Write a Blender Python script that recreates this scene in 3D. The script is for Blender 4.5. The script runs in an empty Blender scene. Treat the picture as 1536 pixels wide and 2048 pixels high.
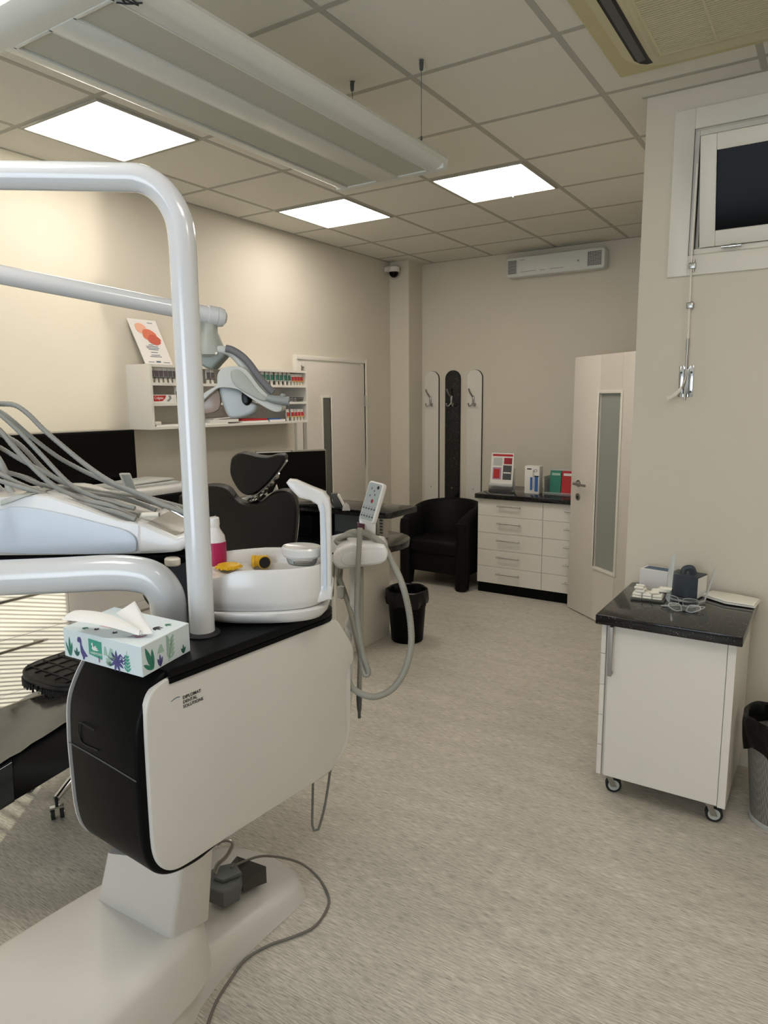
import bpy, bmesh, math, random
from mathutils import Vector, Matrix
PI = math.pi
rnd = random.Random(7)
SC = bpy.context.scene
C = SC.collection

# ------------------------------------------------------------------ camera
cam_d = bpy.data.cameras.new('camera'); cam = bpy.data.objects.new('camera', cam_d); C.objects.link(cam)
cam_d.sensor_fit = 'VERTICAL'; cam_d.sensor_height = 32.0; cam_d.lens = 1402.94 / 2048 * 32.0
cam_d.clip_start = 0.02; cam_d.clip_end = 60
_r = Vector((0.84055, 0.54166, -0.00875)); _u = Vector((-0.07807, 0.13709, 0.98748)); _f = Vector((-0.53607, 0.82935, -0.15752))
cam.matrix_world = Matrix(((_r.x, _u.x, -_f.x, 0), (_r.y, _u.y, -_f.y, 0), (_r.z, _u.z, -_f.z, 1.666), (0, 0, 0, 1)))
SC.camera = cam

# ------------------------------------------------------------------ world, light, exposure
SC.view_settings.view_transform = 'Standard'; SC.view_settings.look = 'None'
SC.view_settings.gamma = 1; SC.view_settings.use_curve_mapping = False
SC.view_settings.exposure = 0.42
wd = bpy.data.worlds.new('world'); SC.world = wd; wd.use_nodes = True
wd.node_tree.nodes['Background'].inputs[0].default_value = (0.62, 0.78, 1, 1)
wd.node_tree.nodes['Background'].inputs[1].default_value = 1.0
PANEL_E = 10.2
def light(name, kind, loc, direction, energy, color, **kw):
    d = bpy.data.lights.new(name, kind); d.energy = energy; d.color = color
    for k, v in kw.items(): setattr(d, k, v)
    o = bpy.data.objects.new(name, d); C.objects.link(o); o.location = loc
    o.rotation_euler = Vector(direction).to_track_quat('-Z', 'Y').to_euler()
    return o
# low winter sun through the slatted window behind the photographer, and an added upward sun standing in for its bounce off the slats
_el = math.radians(13)
light('sun', 'SUN', (3, -5, 4), (-.61 * math.cos(_el), .79 * math.cos(_el), -math.sin(_el)), 3.6, (1, .97, .82), angle=0.0012)
_el = math.radians(-2.5)
light('sun_reflection', 'SUN', (3, -5, 1), (-.61 * math.cos(_el), .79 * math.cos(_el), -math.sin(_el)), 1.5, (1, .93, .74), angle=0.012)
# daylight entering at the window plane
light('window_daylight', 'AREA', (-0.75, -2.36, 1.55), (0, 1, .35), 40, (.80, .90, 1), shape='RECTANGLE', size=1.9, size_y=1.9)

# ------------------------------------------------------------------ materials
def lin(h):
    h = h.lstrip('#'); out = []
    for i in (0, 2, 4):
        c = int(h[i:i+2], 16) / 255
        out.append(c / 12.92 if c <= .04045 else ((c + .055) / 1.055) ** 2.4)
    return (*out, 1)
def nodes(m):
    nt = m.node_tree
    return nt, nt.nodes, nt.links, nt.nodes['Principled BSDF']
def mat(name, col, rough=.5, metal=0, var=.04, scale=12, bump=0, bscale=200, emit=None, es=0, trans=0, alpha=1, coat=0, spec=.5):
    m = bpy.data.materials.new(name); m.use_nodes = True
    nt, N, L, B = nodes(m)
    c = lin(col)
    B.inputs['Roughness'].default_value = rough; B.inputs['Metallic'].default_value = metal
    B.inputs['Specular IOR Level'].default_value = spec
    B.inputs['Coat Weight'].default_value = coat; B.inputs['Coat Roughness'].default_value = .08
    B.inputs['Transmission Weight'].default_value = trans; B.inputs['Alpha'].default_value = alpha
    tc = N.new('ShaderNodeTexCoord'); nz = N.new('ShaderNodeTexNoise'); nz.inputs['Scale'].default_value = scale
    nz.inputs['Detail'].default_value = 3
    L.new(tc.outputs['Object'], nz.inputs['Vector'])
    mx = N.new('ShaderNodeMix'); mx.data_type = 'RGBA'
    mx.inputs[6].default_value = tuple(x * (1 - var) for x in c[:3]) + (1,)
    mx.inputs[7].default_value = tuple(min(1, x * (1 + var)) for x in c[:3]) + (1,)
    L.new(nz.outputs['Fac'], mx.inputs[0]); L.new(mx.outputs[2], B.inputs['Base Color'])
    if bump:
        n2 = N.new('ShaderNodeTexNoise'); n2.inputs['Scale'].default_value = bscale
        L.new(tc.outputs['Object'], n2.inputs['Vector'])
        b = N.new('ShaderNodeBump'); b.inputs['Strength'].default_value = bump; b.inputs['Distance'].default_value = .002
        L.new(n2.outputs['Fac'], b.inputs['Height']); L.new(b.outputs['Normal'], B.inputs['Normal'])
    if emit:
        B.inputs['Emission Color'].default_value = lin(emit); B.inputs['Emission Strength'].default_value = es
    return m
wall_m = mat('wall_paint', '#d2cbbb', .85, var=.015, scale=3, bump=.25, bscale=180)
jut_m = wall_m
white_m = mat('white_laminate', '#d6d3cb', .32, var=.01)
gloss_m = mat('white_gloss_laminate', '#dcd8cf', .22, var=.01)
door_m = mat('door_laminate', '#d2cbc0', .45, var=.015)
frame_m = mat('white_frame_paint', '#dedace', .4, var=.01)
enamel_m = mat('white_enamel', '#d3d6d9', .16, var=.01, coat=.5)
plastic_m = mat('white_plastic', '#d8d7d5', .25, var=.01, coat=.25)
shell_m = mat('unit_shell', '#cfccc6', .38, var=.012)
coolplastic_m = mat('pale_blue_cover', '#c3cdd9', .3, var=.01)
grey_m = mat('grey_plastic', '#8b9290', .4, var=.03)
lightgrey_m = mat('light_grey_plastic', '#b8bbb6', .38, var=.02)
sage_m = mat('sage_grey_plastic', '#a0a59d', .42, var=.02)
dgrey_m = mat('dark_grey_plastic', '#4b4e4f', .5, var=.05)
hose_m = mat('hose_grey', '#8f908b', .45, var=.06, scale=60)
hose2_m = mat('suction_hose_grey', '#8d8b80', .5, var=.06, scale=60)
black_m = mat('black_plastic', '#090a0b', .42, var=.1, spec=.08)
blacktop_m = mat('unit_top_black', '#0c0d0f', .38, var=.12, spec=.12)
leather_m = mat('black_leather', '#0b0b0c', .45, var=.15, bump=.3, bscale=260, spec=.25)
sofa_m = mat('black_upholstery', '#070708', .62, var=.15, bump=.3, bscale=200, spec=.2)
bag_m = mat('black_bag', '#09090a', .34, var=.2, bump=.9, bscale=45, spec=.3)
screen_m = mat('screen_black', '#030303', .2, var=.1, spec=.15)
chrome_m = mat('chrome', '#c9cbcc', .16, metal=1, var=.02)
steel_m = mat('brushed_steel', '#aaa8a2', .32, metal=1, var=.05, scale=40)
rubber_m = mat('black_rubber', '#17181a', .7, var=.1)
frost_m = mat('frosted_glass', '#8f948b', .35, var=.02)
unlitglass_m = mat('unlit_room_glass', '#0b0b0a', .12, var=.1, spec=.05)  # dark of the unlit room beyond is put into the pane colour
paper_m = mat('paper', '#e4e2dc', .8, var=.02)
tissue_m = mat('tissue_paper', '#e6e7e6', .9, var=.02, bump=.4, bscale=240)
cotton_m = mat('cotton', '#e9e6da', .95, var=.03, bump=.5, bscale=300)
red_m = mat('red_print', '#b5282a', .5); dred_m = mat('crimson_print', '#9c1c2c', .5)
green_m = mat('green_print', '#2c7a66', .5); teal_m = mat('teal_print', '#3a9c86', .55)
blue_m = mat('blue_print', '#3566a8', .5); pink_m = mat('pink_print', '#c9587f', .5)
navy_m = mat('navy_card', '#16242f', .5); magenta_m = mat('magenta_label', '#a5144f', .4)
yellow_m = mat('yellow_plastic', '#e2b21c', .3, var=.03); orange_m = mat('orange_print', '#cf6b4b', .6)
purple_m = mat('purple_print', '#4b4783', .6); mauve_m = mat('mauve_print', '#a9849c', .6)
dgreen_m = mat('dark_green_print', '#256155', .6); sagep_m = mat('pale_green_print', '#9dbcae', .6)
boxw_m = mat('tissue_card', '#d3e0e4', .55, var=.02)
ink_m = mat('black_ink', '#26272b', .6); slate_m = mat('slate_blue_ink', '#4a6179', .6)
ac_m = mat('cream_aircon_plastic', '#c6bf9c', .4, var=.02)
acb_m = mat('aged_cream_border', '#c0b88c', .5, var=.03)
slot_m = mat('dark_recess', '#121211', .6)
lampshell_m = mat('luminaire_white', '#cfd2cc', .3, var=.01)
diff_m = mat('luminaire_diffuser', '#b2b4a8', .5, var=.01)
cable_m = mat('grey_cable', '#6b6862', .5)
tan_m = mat('brown_mirror_back', '#97877b', .25, var=.06)
wicker_m = mat('desk_shadow_grey', '#6f7473', .5)

def ramp(N, a, b, ca, cb):
    r = N.new('ShaderNodeValToRGB'); r.color_ramp.elements[0].position = a; r.color_ramp.elements[1].position = b
    r.color_ramp.elements[0].color = ca; r.color_ramp.elements[1].color = cb; return r
# floor: pale grey vinyl with short streaks running across the room
floor_m = bpy.data.materials.new('streaked_vinyl'); floor_m.use_nodes = True
nt, N, L, B = nodes(floor_m)
tc = N.new('ShaderNodeTexCoord')
mp = N.new('ShaderNodeMapping'); mp.inputs['Scale'].default_value = (22, 260, 1); L.new(tc.outputs['Object'], mp.inputs[0])
n1 = N.new('ShaderNodeTexNoise'); n1.inputs['Scale'].default_value = 1; n1.inputs['Detail'].default_value = 4; n1.inputs['Roughness'].default_value = .65; L.new(mp.outputs[0], n1.inputs[0])
r1 = ramp(N, .3, .62, lin('#8a857b'), lin('#d0cabd')); L.new(n1.outputs['Fac'], r1.inputs[0])
mp2 = N.new('ShaderNodeMapping'); mp2.inputs['Scale'].default_value = (3, 14, 1); L.new(tc.outputs['Object'], mp2.inputs[0])
n2 = N.new('ShaderNodeTexNoise'); n2.inputs['Scale'].default_value = 1; L.new(mp2.outputs[0], n2.inputs[0])
r2 = ramp(N, .3, .7, (.9, .9, .9, 1), (1.06, 1.06, 1.06, 1)); L.new(n2.outputs['Fac'], r2.inputs[0])
mm = N.new('ShaderNodeMix'); mm.data_type = 'RGBA'; mm.blend_type = 'MULTIPLY'; mm.inputs[0].default_value = 1
L.new(r1.outputs[0], mm.inputs[6]); L.new(r2.outputs[0], mm.inputs[7]); L.new(mm.outputs[2], B.inputs['Base Color'])
B.inputs['Roughness'].default_value = .42; B.inputs['Specular IOR Level'].default_value = .4
bp = N.new('ShaderNodeBump'); bp.inputs['Strength'].default_value = .15; bp.inputs['Distance'].default_value = .001
L.new(n1.outputs['Fac'], bp.inputs['Height']); L.new(bp.outputs[0], B.inputs['Normal'])
# black granite with sparkles
gran_m = bpy.data.materials.new('black_sparkle_granite'); gran_m.use_nodes = True
nt, N, L, B = nodes(gran_m)
tc = N.new('ShaderNodeTexCoord'); vo = N.new('ShaderNodeTexVoronoi'); vo.inputs['Scale'].default_value = 160; L.new(tc.outputs['Object'], vo.inputs[0])
r1 = ramp(N, .12, .26, lin('#a09d90'), lin('#131416')); L.new(vo.outputs['Distance'], r1.inputs[0])
nz = N.new('ShaderNodeTexNoise'); nz.inputs['Scale'].default_value = 60; L.new(tc.outputs['Object'], nz.inputs[0])
r2 = ramp(N, .5, .62, (0, 0, 0, 1), (1, 1, 1, 1)); L.new(nz.outputs['Fac'], r2.inputs[0])
mm = N.new('ShaderNodeMix'); mm.data_type = 'RGBA'; mm.inputs[6].default_value = lin('#141517'); L.new(r1.outputs[0], mm.inputs[7]); L.new(r2.outputs[0], mm.inputs[0])
L.new(mm.outputs[2], B.inputs['Base Color']); B.inputs['Roughness'].default_value = .1
# mineral ceiling tiles
tile_m = mat('ceiling_tile', '#dad7cc', .95, var=.02, scale=4, bump=.5, bscale=260)
bar_m = mat('ceiling_bar', '#adaba0', .7, var=.01, spec=.2)
# lit panels
panel_m = mat('lit_panel', '#ffffff', .5, emit='#fff6ec', es=PANEL_E)
# clear plastic
def clear(name, col, a, rough=.05):
    m = bpy.data.materials.new(name); m.use_nodes = True
    nt, N, L, B = nodes(m); out = N['Material Output']
    B.inputs['Base Color'].default_value = lin(col); B.inputs['Roughness'].default_value = rough
    t = N.new('ShaderNodeBsdfTransparent'); mx = N.new('ShaderNodeMixShader')
    fr = N.new('ShaderNodeFresnel'); fr.inputs[0].default_value = 1.3
    ad = N.new('ShaderNodeMath'); ad.operation = 'ADD'; ad.inputs[1].default_value = a; ad.use_clamp = True
    L.new(fr.outputs[0], ad.inputs[0]); L.new(ad.outputs[0], mx.inputs[0])
    L.new(t.outputs[0], mx.inputs[1]); L.new(B.outputs[0], mx.inputs[2]); L.new(mx.outputs[0], out.inputs[0])
    return m
clear_m = clear('clear_plastic', '#c9cfcc', .02)
footgrey_m = mat('slate_grey_plastic', '#5c6061', .45, var=.04)
satin_m = mat('satin_grey_metal', '#9b9993', .45, metal=.4, var=.02)
socketred_m = mat('dark_crimson_plastic', '#4a1626', .4)
clearw_m = clear('milky_clear_plastic', '#dfe2e2', .35, .2)
film_m = mat('clear_film_over_leather', '#2e2b29', .14, var=.35, scale=7, bump=.8, bscale=9)
filmbl_m = mat('clear_film_over_black', '#17181a', .1, var=.2, bump=.4, bscale=12)
# perforated steel: holes show the dark bag inside
mesh_m = bpy.data.materials.new('perforated_steel'); mesh_m.use_nodes = True
nt, N, L, B = nodes(mesh_m)
tc = N.new('ShaderNodeTexCoord'); vo = N.new('ShaderNodeTexVoronoi'); vo.inputs['Scale'].default_value = 190; vo.inputs['Randomness'].default_value = .0
L.new(tc.outputs['Object'], vo.inputs[0])
r1 = ramp(N, .30, .36, lin('#2a2a29'), lin('#8e8c86')); L.new(vo.outputs['Distance'], r1.inputs[0]); L.new(r1.outputs[0], B.inputs['Base Color'])
B.inputs['Roughness'].default_value = .45; B.inputs['Metallic'].default_value = .3
# quilted black cloth
quilt_m = mat('quilted_cloth', '#121213', .7, var=.2, bump=.4, bscale=120)

# ------------------------------------------------------------------ mesh helpers
UV_ = Vector((.061, .998, 0)); VV = Vector((-.998, .061, 0)); HV = Vector((-.5433, .8395, 0)); RV = Vector((.8395, .5433, 0)); ZV = Vector((0, 0, 1))
def V(p): return Vector(p)
def nb(): return bmesh.new()
def finish(bm, ang=35, smooth=True):
    bmesh.ops.remove_doubles(bm, verts=bm.verts, dist=1e-5)
    bmesh.ops.recalc_face_normals(bm, faces=bm.faces)
    ca = math.radians(ang)
    for f in bm.faces: f.smooth = smooth
    for e in bm.edges:
        if len(e.link_faces) == 2 and e.calc_face_angle(0) > ca: e.smooth = False
def obj(name, bm, m, parent=None, ang=35, **tags):
    finish(bm, ang)
    me = bpy.data.meshes.new(name)
    off = Vector((0, 0, 0)); p = parent
    while p is not None: off += p.location; p = p.parent
    o = bpy.data.objects.new(name, me); C.objects.link(o)
    if parent is not None:
        o.parent = parent
        bmesh.ops.translate(bm, verts=bm.verts, vec=-off)
    else:
        lo = Vector((min(v.co.x for v in bm.verts), min(v.co.y for v in bm.verts), min(v.co.z for v in bm.verts)))
        hi = Vector((max(v.co.x for v in bm.verts), max(v.co.y for v in bm.verts), max(v.co.z for v in bm.verts)))
        base = Vector(((lo.x + hi.x) / 2, (lo.y + hi.y) / 2, lo.z))
        if tags.get('kind') != 'structure':
            bmesh.ops.translate(bm, verts=bm.verts, vec=-base); o.location = base
    bm.to_mesh(me); bm.free()
    for mm_ in (m if isinstance(m, (list, tuple)) else [m]): me.materials.append(mm_)
    for k, v in tags.items(): o[k] = v
    return o
def thing(name, label, cat, loc, group=None):
    o = bpy.data.objects.new(name, None); C.objects.link(o); o.location = loc; o.empty_display_size = .1
    o['label'] = label; o['category'] = cat
    if group: o['group'] = group
    return o
def tag(o, label, cat, group=None):
    o['label'] = label; o['category'] = cat
    if group: o['group'] = group
    return o
def struct(name, bm, m, **k): return obj(name, bm, m, None, kind='structure', **k)
def dup(root, delta, label=None, group=None, rz=0):
    r = root.copy(); C.objects.link(r); r.location = root.location + Vector(delta); r.rotation_euler = (0, 0, rz)
    if label: r['label'] = label
    if group: r['group'] = group
    for ch in list(root.children):
        c = ch.copy(); C.objects.link(c); c.parent = r
        for g in list(ch.children):
            d = g.copy(); C.objects.link(d); d.parent = c
    return r
def bevel(bm, edges, w, seg=2):
    if edges and w > 0: bmesh.ops.bevel(bm, geom=list(edges), offset=w, segments=seg, profile=.5, affect='EDGES', clamp_overlap=True)
def box(bm, c, s, rz=0, b=0, seg=2, M=None):
    t = bmesh.new(); bmesh.ops.create_cube(t, size=1)
    bmesh.ops.scale(t, vec=s, verts=t.verts)
    bevel(t, t.edges, b, seg)
    mx = M if M is not None else Matrix.Translation(c) @ Matrix.Rotation(rz, 4, 'Z')
    bmesh.ops.transform(t, matrix=mx, verts=t.verts)
    merge(bm, t); return bm
def bx(bm, x0, x1, y0, y1, z0, z1, b=0, seg=2):
    return box(bm, ((x0+x1)/2, (y0+y1)/2, (z0+z1)/2), (abs(x1-x0), abs(y1-y0), abs(z1-z0)), 0, b, seg)
def merge(bm, t):
    me = bpy.data.meshes.new('tmp'); t.to_mesh(me); t.free(); bm.from_mesh(me); bpy.data.meshes.remove(me)
def fbox(bm, o, a, b_, c, bev=0, seg=2):
    """box from corner o with edge vectors a,b,c"""
    t = bmesh.new(); o, a, b_, c = V(o), V(a), V(b_), V(c); vs = []
    for k in (0, 1):
        for j in (0, 1):
            for i in (0, 1): vs.append(t.verts.new(o + a*i + b_*j + c*k))
    for f in ((0,1,3,2),(4,6,7,5),(0,4,5,1),(2,3,7,6),(0,2,6,4),(1,5,7,3)): t.faces.new([vs[i] for i in f])
    bmesh.ops.recalc_face_normals(t, faces=t.faces); bevel(t, t.edges, bev, seg); merge(bm, t); return bm
def prism(bm, pts, vec, b=0, seg=2, which='both'):
    t = bmesh.new(); a = [t.verts.new(V(p)) for p in pts]; vec = V(vec); c = [t.verts.new(V(p) + vec) for p in pts]
    n = len(a); f1 = t.faces.new(a); f2 = t.faces.new(c[::-1])
    for i in range(n): t.faces.new((a[i], a[(i+1) % n], c[(i+1) % n], c[i]))
    bmesh.ops.recalc_face_normals(t, faces=t.faces)
    es = set()
    if which in ('both', 'near'): es |= set(f1.edges)
    if which in ('both', 'far'): es |= set(f2.edges)
    bevel(t, es, b, seg)
    bmesh.ops.triangulate(t, faces=[f for f in t.faces if len(f.verts) > 4]); merge(bm, t); return bm
def cr(pts, n=8, closed=False):
    P = [V(p) for p in pts]; out = []
    if closed: P2 = [P[-1]] + P + [P[0], P[1]]
    else: P2 = [P[0]*2 - P[1]] + P + [P[-1]*2 - P[-2]]
    for i in range(1, len(P2) - 2):
        p0, p1, p2, p3 = P2[i-1:i+3]
        for k in range(n):
            t = k / n
            out.append(.5*((2*p1) + (p2-p0)*t + (2*p0-5*p1+4*p2-p3)*t*t + (3*p1-p0-3*p2+p3)*t**3))
    if not closed: out.append(P[-1])
    return out
def sm(pts, n=4): return cr(pts, n, True)
def tube(bm, pts, r, seg=12, n=8, rough=0, flat=1.0, up=None):
    P = cr(pts, n) if n > 1 else [V(p) for p in pts]
    if rough:   # resample evenly for hose ribs
        d = [0.0]
        for i in range(1, len(P)): d.append(d[-1] + (P[i]-P[i-1]).length)
        step = rough; m = int(d[-1] / step); Q = []; j = 0
        for i in range(m + 1):
            s = i * step
            while j < len(d) - 2 and d[j+1] < s: j += 1
            k = (s - d[j]) / max(1e-9, d[j+1] - d[j]); Q.append(P[j].lerp(P[j+1], min(1, k)))
        P = Q
    T = []
    for i in range(len(P)): T.append((P[min(i+1, len(P)-1)] - P[max(i-1, 0)]).normalized())
    ref = V(up) if up else (ZV if abs(T[0].z) < .9 else Vector((1, 0, 0)))
    nrm = (ref - T[0] * ref.dot(T[0])).normalized(); rings = []
    for i in range(len(P)):
        nrm = (nrm - T[i] * nrm.dot(T[i])).normalized(); bi = T[i].cross(nrm)
        rr = r if not isinstance(r, (list, tuple)) else r[0] + (r[1] - r[0]) * i / (len(P) - 1)
        if rough: rr *= (1 if i % 2 else .9)
        rings.append([bm.verts.new(P[i] + nrm * math.cos(2*PI*k/seg) * rr + bi * math.sin(2*PI*k/seg) * rr * flat) for k in range(seg)])
    for a, b_ in zip(rings, rings[1:]):
        for k in range(seg): bm.faces.new((a[k], a[(k+1) % seg], b_[(k+1) % seg], b_[k]))
    bm.faces.new(rings[0][::-1]); bm.faces.new(rings[-1]); return bm
def lathe(bm, prof, c, seg=32, axis=(0, 0, 1), sx=1, sy=1, rz=0):
    ax = V(axis).normalized(); q = ZV.rotation_difference(ax).to_matrix().to_4x4()
    M = Matrix.Translation(V(c)) @ q @ Matrix.Rotation(rz, 4, 'Z'); rings = []
    for (r, z) in prof:
        rings.append([bm.verts.new(M @ Vector((math.cos(2*PI*k/seg)*r*sx, math.sin(2*PI*k/seg)*r*sy, z))) for k in range(seg)])
    for a, b_ in zip(rings, rings[1:]):
        for k in range(seg): bm.faces.new((a[k], a[(k+1) % seg], b_[(k+1) % seg], b_[k]))
    if prof[0][0] > 1e-4: bm.faces.new(rings[0][::-1])
    if prof[-1][0] > 1e-4: bm.faces.new(rings[-1])
    return bm
def cyl(bm, p, q, r, seg=16): return tube(bm, [p, q], r, seg, 1)
def loft(bm, rings, cap=True, close=False):
    R = [[bm.verts.new(V(p)) for p in r] for r in rings]; n = len(R[0])
    pr_ = list(zip(R, R[1:])) + ([(R[-1], R[0])] if close else [])
    for a, b_ in pr_:
        for k in range(n): bm.faces.new((a[k], a[(k+1) % n], b_[(k+1) % n], b_[k]))
    if cap and not close:
        bm.faces.new(R[0][::-1]); bm.faces.new(R[-1])
    return bm
def ribbon(bm, pts, width_vec, th_vec, n=8):
    P = cr(pts, n); w, t = V(width_vec), V(th_vec)
    loft(bm, [[p, p + w, p + w + t, p + t] for p in P]); return bm
def chaikin(pts, k=2):
    P = [V(p) for p in pts]
    for _ in range(k):
        Q = []
        for i in range(len(P)):
            a, c = P[i], P[(i+1) % len(P)]; L_ = (c-a).length; w = min(.25, .02/max(L_, 1e-6)); Q += [a.lerp(c, w), a.lerp(c, 1-w)]
        P = Q
    return P
def text(name, s, origin, xdir, ydir, size, m, parent, depth=.0006, bold=0, sx=1):
    cu = bpy.data.curves.new(name, 'FONT'); cu.body = s; cu.size = size; cu.extrude = depth; cu.offset = bold; cu.resolution_u = 3
    t = bpy.data.objects.new('tmp', cu); C.objects.link(t)
    bpy.context.view_layer.update()
    me = bpy.data.meshes.new_from_object(t.evaluated_get(bpy.context.evaluated_depsgraph_get()))
    bpy.data.objects.remove(t); bm = nb(); bm.from_mesh(me); bpy.data.meshes.remove(me)
    x = V(xdir).normalized(); y = V(ydir).normalized(); z = x.cross(y).normalized()
    M = Matrix(((x.x*sx, y.x, z.x, origin[0]), (x.y*sx, y.y, z.y, origin[1]), (x.z*sx, y.z, z.z, origin[2]), (0, 0, 0, 1)))
    bmesh.ops.transform(bm, matrix=M, verts=bm.verts)
    return obj(name, bm, m, parent) if parent is not False else bm
def flat(bm, o, x, y, pts, th=.0005):
    """thin printed shape: pts in (a,b) on plane o + a*x + b*y"""
    o, x, y = V(o), V(x), V(y); nrm = x.cross(y).normalized()
    return prism(bm, [o + x*a + y*b_ for a, b_ in pts], nrm * th)
def leafpts(cx, cy, ang, ln, wd, n=8):
    out = []
    for i in range(n + 1):
        t = i / n; out.append((t * ln, math.sin(PI * t) ** .8 * wd / 2))
    for i in range(n - 1, 0, -1):
        t = i / n; out.append((t * ln, -math.sin(PI * t) ** .8 * wd / 2))
    c, s = math.cos(ang), math.sin(ang)
    return [(cx + a*c - b_*s, cy + a*s + b_*c) for a, b_ in out]

# ------------------------------------------------------------------ room shell
XL, XR, YB, YF, H = -3.70, 1.90, 6.115, -2.50, 2.95
JX, JY = -.81, 3.388
b = nb(); bx(b, XL-.15, XR+.15, YF-.15, YB+.15, -.12, 0); struct('floor', b, floor_m)
b = nb(); bx(b, XL-.15, XR+.15, YF-.15, YB+.15, H, H+.1); struct('ceiling', b, tile_m)
b = nb()                                    # exposed T bars of the 600 mm grid
for i in range(-3, 9):
    x = -2.759 + .6*i
    if XL < x < XR: bx(b, x-.0125, x+.0125, YF, YB, H-.0015, H+.002)
for j in range(-7, 9):
    y = 1.443 + .6*j
    if YF < y < YB: bx(b, XL, XR, y-.0125, y+.0125, H-.0017, H+.002)
bx(b, XL, XR, YB-.02, YB, H-.0019, H+.002); bx(b, XL, XL+.02, YF, YB, H-.0019, H+.002); bx(b, JX-.02, XR, JY-.02, JY, H-.0019, H+.002)
struct('trim_1', b, bar_m)
b = nb(); bx(b, XL-.12, XL, YF-.12, YB+.12, 0, H); struct('wall_left', b, wall_m)
b = nb(); bx(b, XL-.12, XR, YB, YB+.12, 0, H); struct('wall_back', b, wall_m)
b = nb(); bx(b, XL, -3.49, 5.86, YB, 0, H); struct('wall_corner', b, wall_m)
# projecting wall on the right with its high window opening, running back to the doorway
WX0, WX1, WZ0, WZ1 = -.61, .75, 2.275, 2.775
b = nb()
bx(b, JX, WX0, JY, JY+.16, 0, H); bx(b, WX1, XR, JY, JY+.16, 0, H)
bx(b, WX0, WX1, JY, JY+.16, 0, WZ0); bx(b, WX0, WX1, JY, JY+.16, WZ1, H)
struct('wall_right', b, wall_m)
b = nb(); bx(b, JX, JX+.12, JY+.16, 4.93, 0, H); bx(b, -1.10, JX, 4.90, 4.96, 0, H); bx(b, -1.10, -.98, 4.96, 5.0, 0, H); bx(b, -1.10, -.98, 5.86, YB, 0, H); bx(b, -1.10, -.98, 5.0, 5.86, 2.02, H); bx(b, -.3, -.2, 4.6, YB, 0, H)
struct('wall_doorway', b, wall_m)
b = nb(); bx(b, XR, XR+.12, YF, JY+.2, 0, H); struct('wall_side', b, wall_m)
SX0, SX1, SZ0, SZ1 = -1.75, .45, .35, 2.75
b = nb(); bx(b, XL, SX0, YF-.12, YF, 0, H); bx(b, SX1, XR, YF-.12, YF, 0, H); bx(b, SX0, SX1, YF-.12, YF, 0, SZ0); bx(b, SX0, SX1, YF-.12, YF, SZ1, H)
struct('wall_front', b, wall_m)
# window behind the photographer, with a venetian blind
b = nb()
for a in ((SX0, SX0+.05, SZ0, SZ1), (SX1-.05, SX1, SZ0, SZ1), (SX0, SX1, SZ0, SZ0+.05), (SX0, SX1, SZ1-.05, SZ1)): bx(b, a[0], a[1], YF-.1, YF-.04, a[2], a[3])
w2 = struct('window_2', b, frame_m)
b = nb(); n = int((SZ1-SZ0)/.02)
for k in range(n):
    z = SZ0 + .01 + k*.02
    fbox(b, (SX0+.01, YF-.03, z), (SX1-SX0-.02, 0, 0), (0, .012, .0035), (0, 0, .0006))
bl = obj('blind_slats', b, frame_m, w2)

# ------------------------------------------------------------------ high window on the right wall
b = nb()
FX0, FX1, FZ0, FZ1 = -.689, .83, 2.187, 2.862
def frame(b, x0, x1, z0, z1, w, y0, y1, bev=.002):
    bx(b, x0, x0+w, y0, y1, z0, z1, bev); bx(b, x1-w, x1, y0, y1, z0, z1, bev)
    bx(b, x0+w, x1-w, y0, y1, z0, z0+w, bev); bx(b, x0+w, x1-w, y0, y1, z1-w, z1, bev)
frame(b, FX0, FX1, FZ0, FZ1, .082, JY-.014, JY)
frame(b, WX0, WX1, WZ0, WZ1, .022, JY, JY+.07)
frame(b, WX0+.022, WX1-.022, WZ0+.022, WZ1-.022, .012, JY+.03, JY+.07)
win = struct('window_1', b, frame_m)
# sash hinged at its foot and tilted into the room
tilt = math.radians(15.5)
ux = Vector((1, 0, 0)); uz = Vector((0, -math.sin(tilt), math.cos(tilt))); uy = Vector((0, math.cos(tilt), math.sin(tilt)))
so = Vector((-.565, JY-.012, 2.297)); sw, sh, fw_ = 1.27, .43, .062
b = nb()
for (a0, a1, c0, c1) in ((0, fw_, 0, sh), (sw-fw_, sw, 0, sh), (fw_, sw-fw_, 0, fw_), (fw_, sw-fw_, sh-fw_, sh)):
    fbox(b, so + ux*a0 + uz*c0, ux*(a1-a0), uy*.045, uz*(c1-c0), .003)
sash = obj('sash', b, frame_m, win)
b = nb(); fbox(b, so + ux*fw_ + uz*fw_ + uy*.016, ux*(sw-2*fw_), uy*.006, uz*(sh-2*fw_)); obj('glass_pane', b, unlitglass_m, sash)
b = nb(); cyl(b, (-.475, JY-.028, 2.288), (-.40, JY-.028, 2.288), .007); cyl(b, (-.44, JY-.028, 2.288), (-.42, JY-.028, 2.288), .0095); obj('hinge', b, chrome_m, win)
b = nb(); bx(b, WX0, WX1, JY+.12, JY+.13, WZ0, WZ1); obj('unlit_room_sheet', b, slot_m, win, label='dark sheet added behind the glass for the unlit room')  # dark sheet standing in for the unlit room beyond the glass
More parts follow.
